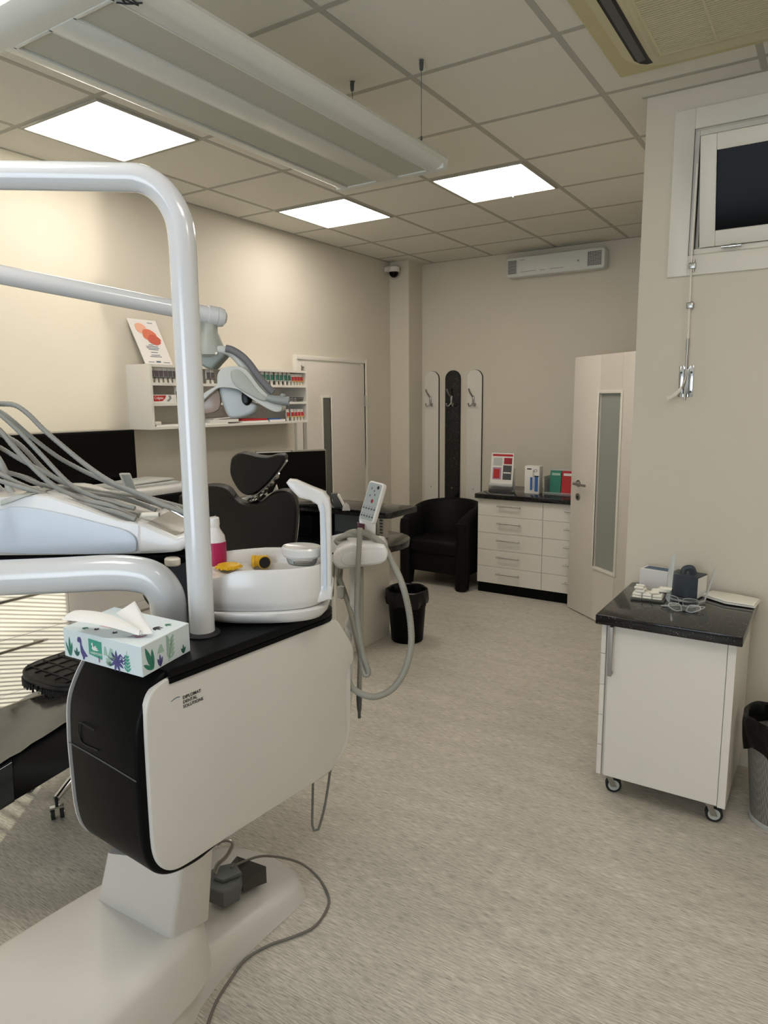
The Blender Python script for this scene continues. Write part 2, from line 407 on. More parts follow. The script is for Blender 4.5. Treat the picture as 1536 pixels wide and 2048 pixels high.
# opener rod with lever
t = thing('window_opener', 'slim white rod and silver lever plate below the high window for tilting it', 'window opener', (-.59, JY, 1.66))
b = nb(); tube(b, [(-.585, JY-.02, 1.80), (-.588, JY-.02, 2.10), (-.59, JY-.022, 2.27)], .0045, 8, 4); cyl(b, (-.592, JY-.02, 2.24), (-.578, JY-.08, 2.62), .0045); obj('rod', b, frame_m, t)
for z, l in ((2.225, .05), (2.06, .035)):
    b = nb(); cyl(b, (-.580, JY-.022, z-l/2), (-.580, JY-.022, z+l/2), .005); bx(b, -.600, -.572, JY-.03, JY, z-.012, z+.012, .002); obj('rod_guide', b, steel_m, t)
b = nb(); cyl(b, (-.586, JY-.02, 1.875), (-.586, JY-.02, 1.92), .007); obj('rod_coupling', b, steel_m, t)
b = nb(); bx(b, -.617, -.598, JY-.006, JY, 1.668, 1.805, .001); bx(b, -.576, -.557, JY-.006, JY, 1.668, 1.805, .001); bx(b, -.60, -.575, JY-.004, JY, 1.668, 1.80); obj('mounting_plate', b, chrome_m, t)
for x, z in ((-.608, 1.775), (-.566, 1.775), (-.566, 1.69)):
    b = nb(); cyl(b, (x, JY-.009, z), (x, JY-.005, z), .005); obj('screw', b, dgrey_m, t)
b = nb(); cyl(b, (-.586, JY-.02, 1.655), (-.586, JY-.02, 1.88), .0055); bx(b, -.595, -.577, JY-.022, JY-.005, 1.68, 1.79, .002); obj('spindle', b, steel_m, t)
b = nb(); tube(b, [(-.586, JY-.024, 1.76), (-.59, JY-.035, 1.73), (-.60, JY-.04, 1.70)], .006, 8); obj('lever_arm', b, steel_m, t)
b = nb(); tube(b, [(-.598, JY-.04, 1.705), (-.625, JY-.055, 1.675), (-.65, JY-.06, 1.66)], [.008, .010], 10); obj('handle_grip', b, frame_m, t)

# ------------------------------------------------------------------ closed door in the left wall
b = nb()
def yframe(b, y0, y1, z0, z1, w, x0, x1, bottom=False, bev=.002):
    bx(b, x0, x1, y0, y0+w, z0, z1, bev); bx(b, x0, x1, y1-w, y1, z0, z1, bev); bx(b, x0, x1, y0+w, y1-w, z1-w, z1, bev)
    if bottom: bx(b, x0, x1, y0+w, y1-w, z0, z0+w, bev)
yframe(b, 4.40, 5.42, 0, 2.03, .035, XL, XL+.028); yframe(b, 4.435, 5.385, 0, 1.995, .055, XL, XL+.018)
d1 = struct('door_1', b, frame_m)
b = nb(); bx(b, XL, XL+.030, 4.525, 5.365, .005, 1.975, .003); leaf = obj('door_leaf', b, door_m, d1)
b = nb(); yframe(b, 4.715, 4.865, .45, 1.71, .022, XL+.030, XL+.040, True); obj('glazing_frame', b, frame_m, leaf)
b = nb(); bx(b, XL+.030, XL+.033, 4.737, 4.843, .472, 1.688); obj('glass_pane', b, mat('dim_glass', '#5d5e58', .2), leaf)
b = nb()
for z in (1.66, .3): cyl(b, (XL+.034, 5.372, z-.05), (XL+.034, 5.372, z+.05), .008)
obj('hinge', b, steel_m, d1)
b = nb(); bx(b, XL+.017, XL+.0195, 4.488, 4.493, 0, 1.95); obj('shadow_gap_strip', b, slot_m, d1)  # thin dark strip painted in for the shade of the door gap

# ------------------------------------------------------------------ open door on the right
dp = Vector((-1.734, 5.39, 0)); du = Vector((.773, -.634, 0)); dn = Vector((.634, .773, 0))
def dbox(b, u0, u1, z0, z1, n0, n1, bev=0): fbox(b, dp + du*u0 + ZV*z0 + dn*n0, du*(u1-u0), dn*(n1-n0), ZV*(z1-z0), bev)
b = nb(); G = (.335, .585, .42, 1.70)
dbox(b, 0, G[0], .008, 1.975, 0, .038, .002); dbox(b, G[1], .80, .008, 1.975, 0, .038, .002)
dbox(b, G[0], G[1], .008, G[2], 0, .038); dbox(b, G[0], G[1], G[3], 1.975, 0, .038)
d2 = struct('door_2', b, door_m)
b = nb(); w = .022
for n0, n1 in ((-.008, 0), (.038, .046)):
    dbox(b, G[0]-w, G[0], G[2]-w, G[3]+w, n0, n1, .002); dbox(b, G[1], G[1]+w, G[2]-w, G[3]+w, n0, n1, .002)
    dbox(b, G[0], G[1], G[2]-w, G[2], n0, n1, .002); dbox(b, G[0], G[1], G[3], G[3]+w, n0, n1, .002)
obj('glazing_frame', b, frame_m, d2)
b = nb(); dbox(b, G[0], G[1], G[2], G[3], .016, .022); obj('frosted_pane', b, frost_m, d2)
b = nb()
p = dp + du*.105 + ZV*1.02; cyl(b, p - dn*.008, p, .027); cyl(b, p - dn*.05, p - dn*.006, .010)
tube(b, [p - dn*.045, p - dn*.05 + du*.02, p - dn*.05 + du*.06, p - dn*.05 + du*.155], .0095, 12, 6)
obj('door_handle', b, steel_m, d2)
b = nb(); p = dp + du*.105 + ZV*.915; cyl(b, p - dn*.008, p, .027); k = obj('key_rosette', b, steel_m, d2)
b = nb(); cyl(b, p - dn*.010, p - dn*.0078, .008); fbox(b, p - dn*.010 - du*.003 - ZV*.018, du*.006, dn*.002, ZV*.018); obj('keyhole', b, slot_m, k)
b = nb(); dbox(b, -.002, .001, .95, 1.08, .008, .03); obj('latch_plate', b, steel_m, d2)

# ------------------------------------------------------------------ ceiling fittings
pos = [(-2.159+.6*1-.6, 3.843, 'square lit ceiling panel nearest the back wall vent unit, right of the other two'),
       (-3.359, 3.843, 'square lit ceiling panel in the middle, between the left wall and the hanging luminaire end'),
       (-3.359, 2.043, 'square lit ceiling panel at upper left, seen above the big white tube arch')]
extra = [(-2.159, .243, 'unseen lit ceiling panel added for light, overhead behind the camera'), (-.359, .843, 'unseen lit ceiling panel added for light, overhead right behind the camera'), (.841, 1.443, 'unseen lit ceiling panel added for light, near the side wall')]  # out-of-view panels, added to light the room
p0 = None
for i, (x, y, lb) in enumerate(pos + extra):
    if p0 is None:
        t = thing('ceiling_light_panel', lb, 'ceiling light', (x+.3, y+.3, H-.012), 'square ceiling light panels')
        b = nb()
        for a in ((x+.013, x+.024, y+.013, y+.587), (x+.576, x+.587, y+.013, y+.587), (x+.024, x+.576, y+.013, y+.024), (x+.024, x+.576, y+.576, y+.587)): bx(b, a[0], a[1], a[2], a[3], H-.010, H-.0005)
        obj('frame', b, bar_m, t)
        b = nb(); bx(b, x+.022, x+.578, y+.022, y+.578, H-.007, H-.001); obj('diffuser', b, panel_m, t)
        p0 = t; px0 = (x, y)
    else: dup(p0, (x-px0[0], y-px0[1], 0), lb)
for i, (q, lb) in enumerate((((-2.976,2.559,2.925), 'tiny glass ceiling hook hanging beside the upper left light panel'), ((-1.845,4.386,2.925), 'tiny glass ceiling hook hanging beside the rightmost light panel'))):
    t = thing('ceiling_hook', lb, 'hook', (q[0], q[1], 2.92), 'tiny glass ceiling hooks'); q = V(q)
    b = nb(); lathe(b, [(0, -.006), (.006, 0), (.0025, .006), (.0018, 2.9455-q.z), (.005, 2.9455-q.z)], q, 8); obj('glass_drop', b, clear('glass_drop_'+str(i), '#eef2f2', .4), t)

# suspended luminaire
LZ = 2.60; lx0, lx1, ly0, ly1 = -1.985, -1.425, 1.06, 2.74
t = thing('suspended_luminaire', 'long white twin-tray light fitting hanging from the ceiling on thin wires, switched off', 'hanging light', (-1.7, 1.9, LZ))
def rim(xs, sgn):
    prof = [(0, 0), (.03, -.001), (.052, .006), (.068, .022), (.071, .040), (.062, .056), (.04, .066), (0, .066)]
    return [(xs + sgn*a, c) for a, c in prof]
b = nb()
for xs, sgn in ((-1.508, 1), (-1.918, -1)):
    pr_ = rim(xs, sgn); loft(b, [[(a, y, LZ + c) for a, c in pr_] for y in (ly0+.08, 2.735)])
for ys, sgn, ex in ((1.18, -1, 1.2),):
    pr_ = [(ys + sgn*a*ex, c) for a, c in [(0, 0), (.03, -.004), (.062, .004), (.082, .024), (.085, .045), (.075, .062), (.05, .070), (0, .066)]]
    loft(b, [[(x, a, LZ + c) for a, c in pr_] for x in (-1.98, -1.445)])
bx(b, -1.985, -1.440, 2.695, 2.735, LZ-.001, LZ+.05, .006)
obj('body_rim', b, lampshell_m, t)
b = nb(); bx(b, -1.925, -1.500, 1.17, 2.71, LZ+.055, LZ+.066); obj('top_pan', b, lampshell_m, t)
b = nb(); bx(b, -1.757, -1.66, 1.18, 2.70, LZ-.003, LZ+.02, .002); obj('centre_rail', b, lampshell_m, t)
b = nb()
for (x0, x1) in ((-1.922, -1.757), (-1.66, -1.508)):
    for a in ((x0, x0+.006, 1.18, 2.70), (x1-.006, x1, 1.18, 2.70), (x0, x1, 1.18, 1.19), (x0, x1, 2.69, 2.70)): bx(b, a[0], a[1], a[2], a[3], LZ-.0025, LZ+.03, .001)
obj('tray_edge', b, lampshell_m, t)
for (x0, x1) in ((-1.91, -1.763), (-1.655, -1.515)):
    b = nb(); bx(b, x0, x1, 1.185, 2.695, LZ+.003, LZ+.009); obj('diffuser', b, diff_m, t)
for (x, y) in ((-1.45, 2.534), (-1.774, 2.534), (-1.45, 1.30), (-1.95, 1.30)):
    b = nb(); cyl(b, (x, y, LZ+.06), (x, y, H-.03), .0012); cyl(b, (x, y, LZ+.06), (x, y, LZ+.075), .004); w = obj('suspension_wire', b, dgrey_m, t)
    b = nb(); lathe(b, [(.003, -.042), (.007, -.038), (.009, -.012), (.007, -.008), (.010, -.0045)], (x, y, H), 12); obj('ceiling_clip', b, dgrey_m, w)
b = nb(); tube(b, [(-1.774, 2.534, H-.03), (-1.764, 2.53, H-.02), (-1.757, 2.53, H-.006)], .0012, 6); obj('wire_tail', b, dgrey_m, t)
q = V((-1.511,1.194,2.597)); b = nb()
tube(b, [q, q + V((.02, .02, 0)), q + V((.05, .035, 0))], .0022, 6, 4); obj('pen_mark', b, ink_m, t)
q = V((-1.497,1.211,2.597)); b = nb(); tube(b, [q, q + V((.012, -.02, 0)), q + V((.02, .02, 0)), q + V((.03, -.015, 0))], .002, 6, 4); obj('pen_mark', b, ink_m, t)

# ceiling cassette air conditioner
t = thing('cassette_air_conditioner', 'cream four-way cassette air conditioner set in the ceiling at upper right', 'air conditioner', (-.37, 2.61, 2.90))
AX0, AX1, AY0, AY1 = -.847, .103, 2.14, 3.09
def rrect(x0, x1, y0, y1, r, z, n=8):
    out = []
    for cx, cy, a0 in ((x1-r, y1-r, 0), (x0+r, y1-r, 90), (x0+r, y0+r, 180), (x1-r, y0+r, 270)):
        for k in range(n+1):
            a = math.radians(a0 + 90*k/n); out.append((cx + r*math.cos(a), cy + r*math.sin(a), z))
    return out
b = nb(); loft(b, [rrect(AX0, AX1, AY0, AY1, .006, H-.0045), rrect(AX0, AX1, AY0, AY1, .006, H-.014), rrect(AX0+.01, AX1-.01, AY0+.01, AY1-.01, .01, H-.018)]); obj('border', b, acb_m, t)
b = nb(); loft(b, [rrect(AX0+.055, AX1-.055, AY0+.055, AY1-.055, .15, H-.016), rrect(AX0+.06, AX1-.06, AY0+.06, AY1-.06, .15, H-.030), rrect(AX0+.085, AX1-.085, AY0+.085, AY1-.085, .13, H-.038)]); cas = obj('casing', b, ac_m, t)
for k in (0, 2):                                    # air outlets on two sides
    c0 = Vector(((AX0+AX1)/2, (AY0+AY1)/2, 0)); M = Matrix.Translation(c0) @ Matrix.Rotation(k*PI/2, 4, 'Z')
    t2 = bmesh.new(); h_ = (AX1-AX0)/2
    pts = [(-h_+.095, -.30), (-h_+.095, .30), (-h_+.108, .335), (-h_+.128, .355), (-h_+.150, .355), (-h_+.146, .30), (-h_+.146, -.30), (-h_+.150, -.355), (-h_+.128, -.355), (-h_+.108, -.335)]
    prism(t2, [(a, c, H-.0385) for a, c in pts], (0, 0, -.0012)); bmesh.ops.transform(t2, matrix=M, verts=t2.verts); o_ = obj('air_outlet', t2, slot_m, t)
    t2 = bmesh.new(); fbox(t2, (-h_+.108, -.31, H-.046), (0, .62, 0), (.026, 0, .006), (0, 0, .002)); bmesh.ops.transform(t2, matrix=M, verts=t2.verts); obj('louvre', t2, dgrey_m, o_)
b = nb(); gx0, gx1, gy0, gy1 = AX0+.165, AX1-.165, AY0+.165, AY1-.165
loft(b, [rrect(gx0, gx1, gy0, gy1, .02, H-.036), rrect(gx0, gx1, gy0, gy1, .02, H-.044), rrect(gx0+.004, gx1-.004, gy0+.004, gy1-.004, .02, H-.047)]); obj('intake_frame', b, ac_m, t)
b = nb(); bx(b, gx0+.03, gx1-.03, gy0+.03, gy1-.03, H-.0475, H-.0465); obj('grille_shade_sheet', b, mat('gap_shade_olive', '#6f6a50', .8), t)  # darker sheet added so the gaps between slats look shaded
b = nb(); n = 40
for k in range(n):
    y = gy0 + .03 + (gy1-gy0-.06)*k/(n-1); bx(b, gx0+.03, gx1-.03, y-.0042, y+.0042, H-.0505, H-.0465)
for k in range(4): x = gx0 + .03 + (gx1-gx0-.06)*k/3; bx(b, x-.004, x+.004, gy0+.028, gy1-.028, H-.051, H-.0465)
obj('intake_grille', b, ac_m, t)

# ------------------------------------------------------------------ back wall: air unit, camera, coat boards
t = thing('wall_air_purifier', 'long white box with round corners and two slotted vents high on the back wall', 'air purifier', (-2.147, YB-.06, 2.72))
b = nb(); pts = [(x, z) for x, z, _ in rrect(-2.58, -1.715, 2.72, 2.888, .022, 0, 4)]
prism(b, [(x, YB-.004, z) for x, z in pts], (0, -.105, 0), .012, 3, 'far'); obj('housing', b, lampshell_m, t)
for x0, x1, nm in ((-2.563, -2.475, 10), (-1.86, -1.735, 13)):
    b = nb(); bx(b, x0, x1, YB-.1102, YB-.1088, 2.745, 2.862); v = obj('vent', b, lightgrey_m, t)
    b = nb()
    for k in range(10):
        z = 2.751 + k*.0112
        for j in range(8):
            w = (x1-x0-.012)/8; xx = x0+.006+w*j; bx(b, xx, xx+w*.72, YB-.1115, YB-.1098, z, z+.0062)
    obj('vent_slot', b, slot_m, v)
b = nb(); cyl(b, (-1.935, YB-.114, 2.80), (-1.935, YB-.108, 2.80), .008); obj('sensor', b, grey_m, t)
for x0, x1, z in ((-2.44, -2.30, .757), (-2.27, -2.22, .757), (-2.18, -2.06, .757), (-2.45, -2.41, .855)):
    b = nb(); bx(b, x0, x1, YB-.1105, YB-.1088, 2+z, 2.004+z); obj('printed_mark', b, grey_m, t)

t = thing('security_camera', 'small white and black dome camera in the ceiling corner by the pillar', 'security camera', (-3.62, 5.80, 2.83))
b = nb(); lathe(b, [(.035, .10), (.052, .09), (.055, .06), (.052, .045)], (-3.61, 5.79, 2.80), 20); bx(b, -3.70, -3.60, 5.76, 5.82, 2.85, 2.90, .01); obj('mount', b, frame_m, t)
b = nb(); lathe(b, [(0, -.005), (.02, 0), (.036, .014), (.043, .03), (.044, .046)], (-3.61, 5.79, 2.80), 20); obj('dome', b, screen_m, t)

def coat_board(xc, m, em, lb):
    t = thing('coat_board', lb, 'coat rack', (xc, YB, .45), 'tall coat boards on the back wall')
    w = .078; z0, z1 = .45, 1.862
    pts = [(xc-w, YB, z0), (xc+w, YB, z0)] + [(xc + w*math.cos(math.radians(a)), YB, z1 + w*math.sin(math.radians(a))) for a in range(0, 181, 12)]
    b = nb(); prism(b, pts, (0, -.022, 0), .0015, 1, 'far'); obj('board', b, m, t)
    b = nb(); prism(b, [(p[0] + .0028*(1 if p[0] > xc else .6) , p[1]-.001, p[2]+.0015) for p in pts], (0, -.017, 0)); obj('edge_band', b, em, t)
    b = nb(); y = YB-.022
    bx(b, xc-.02, xc+.004, y-.006, y, 1.62, 1.70, .002)
    tube(b, [(xc-.012, y-.004, 1.69), (xc-.012, y-.022, 1.70), (xc-.025, y-.045, 1.735), (xc-.032, y-.055, 1.765)], [.006, .009], 10)
    for dx in (-1, 1): tube(b, [(xc-.006, y-.004, 1.65), (xc-.006 + dx*.012, y-.02, 1.615), (xc-.006 + dx*.03, y-.035, 1.605), (xc-.006 + dx*.037, y-.04, 1.632)], [.005, .0065], 8)
    tube(b, [(xc-.008, y-.003, 1.70), (xc-.004, y-.012, 1.67), (xc-.004, y-.006, 1.62)], .008, 8)
    obj('coat_hook', b, steel_m, t)
    b = nb(); cyl(b, (xc, y-.003, .81), (xc, y+.001, .81), .007); obj('screw_cap', b, steel_m, t)
dark_board = gran_m
coat_board(-3.375, gloss_m, slot_m, 'white round-topped coat board nearest the pillar')
coat_board(-3.146, dark_board, slot_m, 'black round-topped coat board between two white ones')
coat_board(-2.915, gloss_m, slot_m, 'white round-topped coat board nearest the drawer chest')

# ------------------------------------------------------------------ tub armchair
t = thing('tub_armchair', 'black tub armchair in the corner below the coat boards', 'armchair', (-2.97, 5.68, 0))
def tub_ring(s):  # s 0..1 around the U; returns plan point, outward, height
    w, dd = .335, .56
    cx, cy = -2.965, 5.66
    if s < .25: k = s/.25; p = Vector((cx-w, cy-.29+k*.30, 0)); n = Vector((-1, 0, 0))
    elif s > .75: k = (1-s)/.25; p = Vector((cx+w, cy-.29+k*.30, 0)); n = Vector((1, 0, 0))
    else: a = PI - (s-.25)/.5*PI; p = Vector((cx + w*math.cos(a), cy+.01+.30*math.sin(a), 0)); n = Vector((math.cos(a), math.sin(a), 0))
    hgt = .60 + .145*max(0, math.sin(PI*s))**.7
    return p, n, hgt
b = nb(); rings = []
for i in range(41):
    p, n, hg = tub_ring(i/40); th = .085 if .2 < i/40 < .8 else .105
    z0 = .14 if .06 < i/40 < .94 else .012
    prof = [(0, z0), (0, hg-.05), (-.012, hg-.015), (-.04, hg), (-th+.025, hg-.004), (-th, hg-.03), (-th, z0)]
    rings.append([p + n*a + ZV*c for a, c in prof])
loft(b, rings); bevel(b, [e for e in b.edges if e.is_boundary], 0)
obj('shell', b, sofa_m, t, ang=50)
for x in (-3.248, -2.682):
    b = nb(); lathe(b, [(.050, 0), (.054, .02), (.054, .56), (.048, .595), (.02, .607)], (x, 5.385, .004), 20, sx=1.0, sy=.75); obj('arm_front', b, sofa_m, t)
b = nb(); bx(b, -3.21, -2.72, 5.37, 5.88, .30, .43, .035, 4); obj('seat_cushion', b, sofa_m, t)
b = nb(); bx(b, -3.215, -2.715, 5.40, 5.88, .13, .31, .01); obj('seat_base', b, sofa_m, t)
for x, y in ((-3.2, 5.9), (-2.73, 5.9)):
    b = nb(); lathe(b, [(.018, 0), (.025, .15)], (x, y, 0), 12); obj('leg', b, rubber_m, t)

# ------------------------------------------------------------------ drawer chest at the back
CX0, CX1, CY0 = -2.572, -1.40, 5.475
t = thing('drawer_chest', 'white chest of two drawer columns with sparkly black top against the back wall', 'chest of drawers', (-2.0, 5.75, 0))
b = nb(); bx(b, CX0, CX1, CY0+.02, YB-.01, .085, .828); obj('carcass', b, gloss_m, t)
b = nb(); bx(b, CX0+.005, CX1, CY0+.015, YB-.02, 0, .085); obj('plinth', b, black_m, t)
b = nb(); bx(b, CX0-.018, CX1+.02, CY0-.03, YB-.005, .828, .868, .003); obj('top', b, gran_m, t)
for ci, (x0, x1) in enumerate(((CX0, CX0+.585), (CX0+.585, CX1))):
    for k in range(5):
        z0 = .088 + k*.1478
        b = nb(); bx(b, x0+.0015, x1-.0015, CY0, CY0+.019, z0+.0012, z0+.1466, .001, 1); d = obj('drawer', b, gloss_m, t)
        xm = (x0+x1)/2; zz = z0+.093; b = nb()
        cyl(b, (xm-.105, CY0-.03, zz), (xm+.105, CY0-.03, zz), .006)
        for s in (-1, 1): cyl(b, (xm+s*.088, CY0-.03, zz), (xm+s*.088, CY0+.002, zz), .005)
        obj('drawer_handle', b, steel_m, d)
# things on it
zt = .868
t = thing('brochure_holder', 'acrylic stand holding a red-headed dental brochure on the drawer chest', 'brochure holder', (-2.44, 5.72, zt))
b = nb(); bx(b, -2.55, -2.335, 5.64, 5.72, zt, zt+.006); bx(b, -2.55, -2.335, 5.64, 5.644, zt, zt+.075); bx(b, -2.55, -2.335, 5.715, 5.72, zt, zt+.20); obj('stand', b, clearw_m, t)
bo = Vector((-2.548, 5.662, zt+.045)); bxv = Vector((1, 0, 0)); byv = Vector((0, .12, .99)).normalized()
b = nb(); fbox(b, bo, bxv*.21, byv*.29, Vector((0, .012, 0))); br = obj('brochure', b, paper_m, t)
def pic(nm, a0, a1, c0, c1, m, parent, o=bo, X=bxv, Yv=byv, th=.0008):
    b = nb(); flat(b, o, X, Yv, [(a0, c0), (a1, c0), (a1, c1), (a0, c1)], th); return obj(nm, b, m, parent)
pic('header_band', .012, .20, .262, .281, red_m, br); pic('photo', .12, .195, .195, .25, dred_m, br); pic('photo', .115, .195, .06, .185, dgrey_m, br)
pic('photo', .02, .10, .06, .165, mauve_m, br); pic('photo', .03, .085, .07, .15, red_m, br, th=.0012)
pic('text_block', .02, .105, .18, .25, lightgrey_m, br); pic('photo', .12, .19, .115, .125, paper_m, br, th=.0012)
t = thing('toothbrush_carton', 'white upright carton with a blue toothbrush picture on the drawer chest', 'carton', (-2.16, 5.70, zt))
b = nb(); bx(b, -2.225, -2.095, 5.66, 5.74, zt, zt+.235, .002); cart = obj('carton', b, paper_m, t)
co = Vector((-2.225, 5.6595, zt))
pic('blue_patch', .09, .12, .02, .15, blue_m, cart, co, ux, ZV); pic('blue_patch', .05, .07, .03, .14, blue_m, cart, co, ux, ZV); pic('blue_band', .085, .125, .145, .155, navy_m, cart, co, ux, ZV)
pic('brush_picture', .072, .085, .04, .2, lightgrey_m, cart, co, ux, ZV); pic('name_patch', .02, .06, .205, .215, ink_m, cart, co, ux, ZV)
text('print', 'iO', (-2.15, 5.6588, zt+.185), ux, ZV, .035, ink_m, cart)
t = thing('leaflet_rack', 'clear rack of green, red and pink leaflets on the drawer chest beside the door', 'leaflet rack', (-1.90, 5.70, zt))
b = nb(); bx(b, -2.03, -1.72, 5.60, 5.76, zt, zt+.006); bx(b, -2.03, -1.72, 5.60, 5.604, zt, zt+.03); bx(b, -2.03, -1.72, 5.755, 5.76, zt, zt+.21); bx(b, -2.032, -2.028, 5.60, 5.76, zt, zt+.16); obj('rack', b, clearw_m, t)
for k, (m, x0) in enumerate(((green_m, -2.005), (red_m, -1.905), (pink_m, -1.805))):
    b = nb(); fbox(b, (x0, 5.66, zt+.006), (.094, 0, 0), (0, .02, .198), (0, .02, 0)); lf = obj('leaflet_stack', b, m, t, label=('green', 'red', 'pink')[k]+' leaflets')
    b = nb(); fbox(b, (x0+.015, 5.674, zt+.165), (.07, 0, 0), (0, .002, .02), (0, .002, 0)); obj('title_strip', b, paper_m if k else sagep_m, lf)

# ------------------------------------------------------------------ black lined waste bin by the desk
t = thing('black_waste_bin', 'black waste bin with black liner standing by the reception desk end', 'waste bin', (-2.445, 4.07, 0))
b = nb(); lathe(b, [(.108, 0), (.112, .006), (.138, .36), (.134, .36), (.105, .01), (0, .01)], (-2.445, 4.07, 0), 32); obj('bin', b, black_m, t)
b = nb(); rings = []; n = 48
for zz, r0, am in ((.30, .128, .0), (.362, .131, .0), (.372, .139, .003), (.366, .147, .004), (.33, .148, .007), (.29, .146, .010), (.262, .141, .012), (.263, .139, .01), (.34, .141, .002)):
    rings.append([(-2.445 + (r0 + am*math.sin(k*1.7+zz*30)*.6 + am*.5*math.sin(k*.9))*math.cos(2*PI*k/n), 4.07 + (r0 + am*math.sin(k*1.7+zz*30)*.6)*math.sin(2*PI*k/n), zz + am*.9*math.sin(k*.7)) for k in range(n)])
loft(b, rings, cap=False); obj('liner', b, bag_m, t)

# ------------------------------------------------------------------ reception desk
t = thing('reception_desk', 'white reception desk with black granite upper shelf and round-ended lower worktop', 'desk', (-3.0, 3.85, 0))
b = nb()
pts = [(-3.66, 3.45), (-2.62, 3.45)] + [(-2.62 + .31*math.sin(math.radians(a)), 3.79 - .34*math.cos(math.radians(a))) for a in range(0, 181, 12)] + [(-3.66, 4.13)]
prism(b, [(x, y, .71) for x, y in pts], (0, 0, .04), .004, 2); obj('lower_worktop', b, gran_m, t)
b = nb(); bx(b, -2.64, -2.61, 3.46, 4.10, 0, .71, .001); obj('end_panel', b, gloss_m, t)
b = nb(); bx(b, -3.68, -2.64, 4.06, 4.09, 0, .93); obj('back_panel', b, gloss_m, t)
b = nb(); prism(b, [(-3.66, 3.62, .935), (-2.33, 3.62, .935), (-2.30, 3.65, .935), (-2.30, 3.96, .935), (-3.66, 3.96, .935)], (0, 0, .04), .003); obj('upper_shelf', b, gran_m, t)
b = nb(); bx(b, -2.70, -2.60, 3.93, 4.06, .75, .935, .002); obj('shelf_support', b, gloss_m, t)
b = nb(); bx(b, -3.66, -3.62, 3.64, 3.94, .75, .935); obj('shelf_support', b, gloss_m, t)
b = nb(); bx(b, -3.4, -2.74, 3.93, 3.945, .75, .935); obj('shelf_back', b, mat('desk_back_blue_grey', '#9fa8ab', .5), t)
b = nb(); bx(b, -3.3, -2.95, 3.66, 3.92, .75, .90, .01); bp_ = obj('label_printer', b, black_m, None, label='black box under the upper shelf of the reception desk', category='printer')
t = thing('desk_monitor', 'large black flat monitor with silver rim on the reception desk behind the chair headrest', 'monitor', (-3.13, 3.80, .975))
mo = V((-3.281,3.499,1.333)); mr = V((-3.009,3.914,1.328)); md = (mr - mo); md.z = 0; mw = md.length; md.normalize(); mn = Vector((-md.y, md.x, 0))
mz1 = (mo.z + mr.z)/2; mz0 = 1.03
mo = Vector((mo.x, mo.y, mz0)); hgt = mz1 - mz0
b = nb(); fbox(b, mo, md*mw, mn*.03, ZV*hgt, .004); body = obj('casing', b, steel_m, t)
b = nb(); fbox(b, mo + md*.006 - mn*.002 + ZV*.01, md*(mw-.012), mn*.004, ZV*(hgt-.02)); obj('screen', b, screen_m, t)
b = nb(); c = mo + md*(mw/2) + mn*.03; fbox(b, c - md*.04 - ZV*(mz0-.985), md*.08, mn*.015, ZV*.25); fbox(b, Vector((c.x, c.y, .975)) - md*.11 - mn*.12, md*.22, mn*.2, ZV*.012); obj('stand', b, steel_m, t)
b = nb(); fbox(b, mo + md*(mw/2-.005) - mn*.003 + ZV*(hgt-.008), md*.008, mn*.004, ZV*.006); obj('webcam', b, slot_m, body)
# loose things on the shelf end: tape reel stand and small clear stand
t = thing('pen_stand', 'small dark pen stand with leaning papers by the desk monitor', 'pen stand', (-2.744,3.644,1.072))
q = V((-2.744,3.644,1.023)); q.z = .975
b = nb(); prism(b, [q, q + RV*.05, q + RV*.02 + ZV*.09, q - RV*.02 + ZV*.09], HV*.05, .003); obj('holder', b, dgrey_m, t)
b = nb(); fbox(b, q - RV*.03 + ZV*.0, RV*.012 + ZV*.0, HV*.06, ZV*.10 - RV*.04); fbox(b, q + RV*.06, RV*.012, HV*.06, ZV*.08 - RV*.04); obj('papers', b, paper_m, t)
q = V((-2.612,3.551,1.034)); q.z = .975
b = nb(); prism(b, [q, q + RV*.05, q + RV*.045 + ZV*.03, q + RV*.022 + ZV*.05, q + RV*.005 + ZV*.03], HV*.03, .002); obj('card_stand', b, clearw_m, None, label='tiny milky card stand on the reception desk shelf, left of the remote panel', category='card stand')
# keyboard area: cable coil and white socket strip
q = V((-2.56, 3.88, .75))
t = thing('socket_strip', 'white socket strip standing under the round end of the desk shelf', 'socket strip', (-2.52, 3.90, .75))
b = nb(); bx(b, -2.535, -2.50, 3.86, 3.92, .75, .90, .003); s_ = obj('housing', b, gloss_m, t)
b = nb()
for k in range(6): bx(b, -2.528, -2.507, 3.8585, 3.861, .765+k*.021, .773+k*.021)
obj('socket', b, dgrey_m, s_)

# ------------------------------------------------------------------ wall shelf with toothpaste
SXF = -3.48
t = thing('wall_shelf', 'open white three-row wall shelf full of toothpaste tubes and papers', 'shelf', (-3.59, 3.56, 1.50))
sy0, sy1, sz0, sz1 = 2.825, 4.312, 1.50, 1.893
b = nb(); bx(b, XL, SXF, sy0, sy0+.018, sz0, sz1, .001, 1); obj('side_panel', b, gloss_m, t)
b = nb(); bx(b, XL, SXF, sy1-.018, sy1, sz0, sz1, .001, 1); obj('side_panel', b, gloss_m, t)
for z in (sz0, 1.642, 1.765, sz1-.018): b = nb(); bx(b, XL, SXF-.001, sy0+.018, sy1-.018, z-(.0 if z != sz0 else 0), z+.018, .001, 1); obj('shelf_board', b, gloss_m, t)
b = nb(); bx(b, XL, XL+.006, sy0+.018, sy1-.018, sz0, sz1); obj('back_panel', b, gloss_m, t)
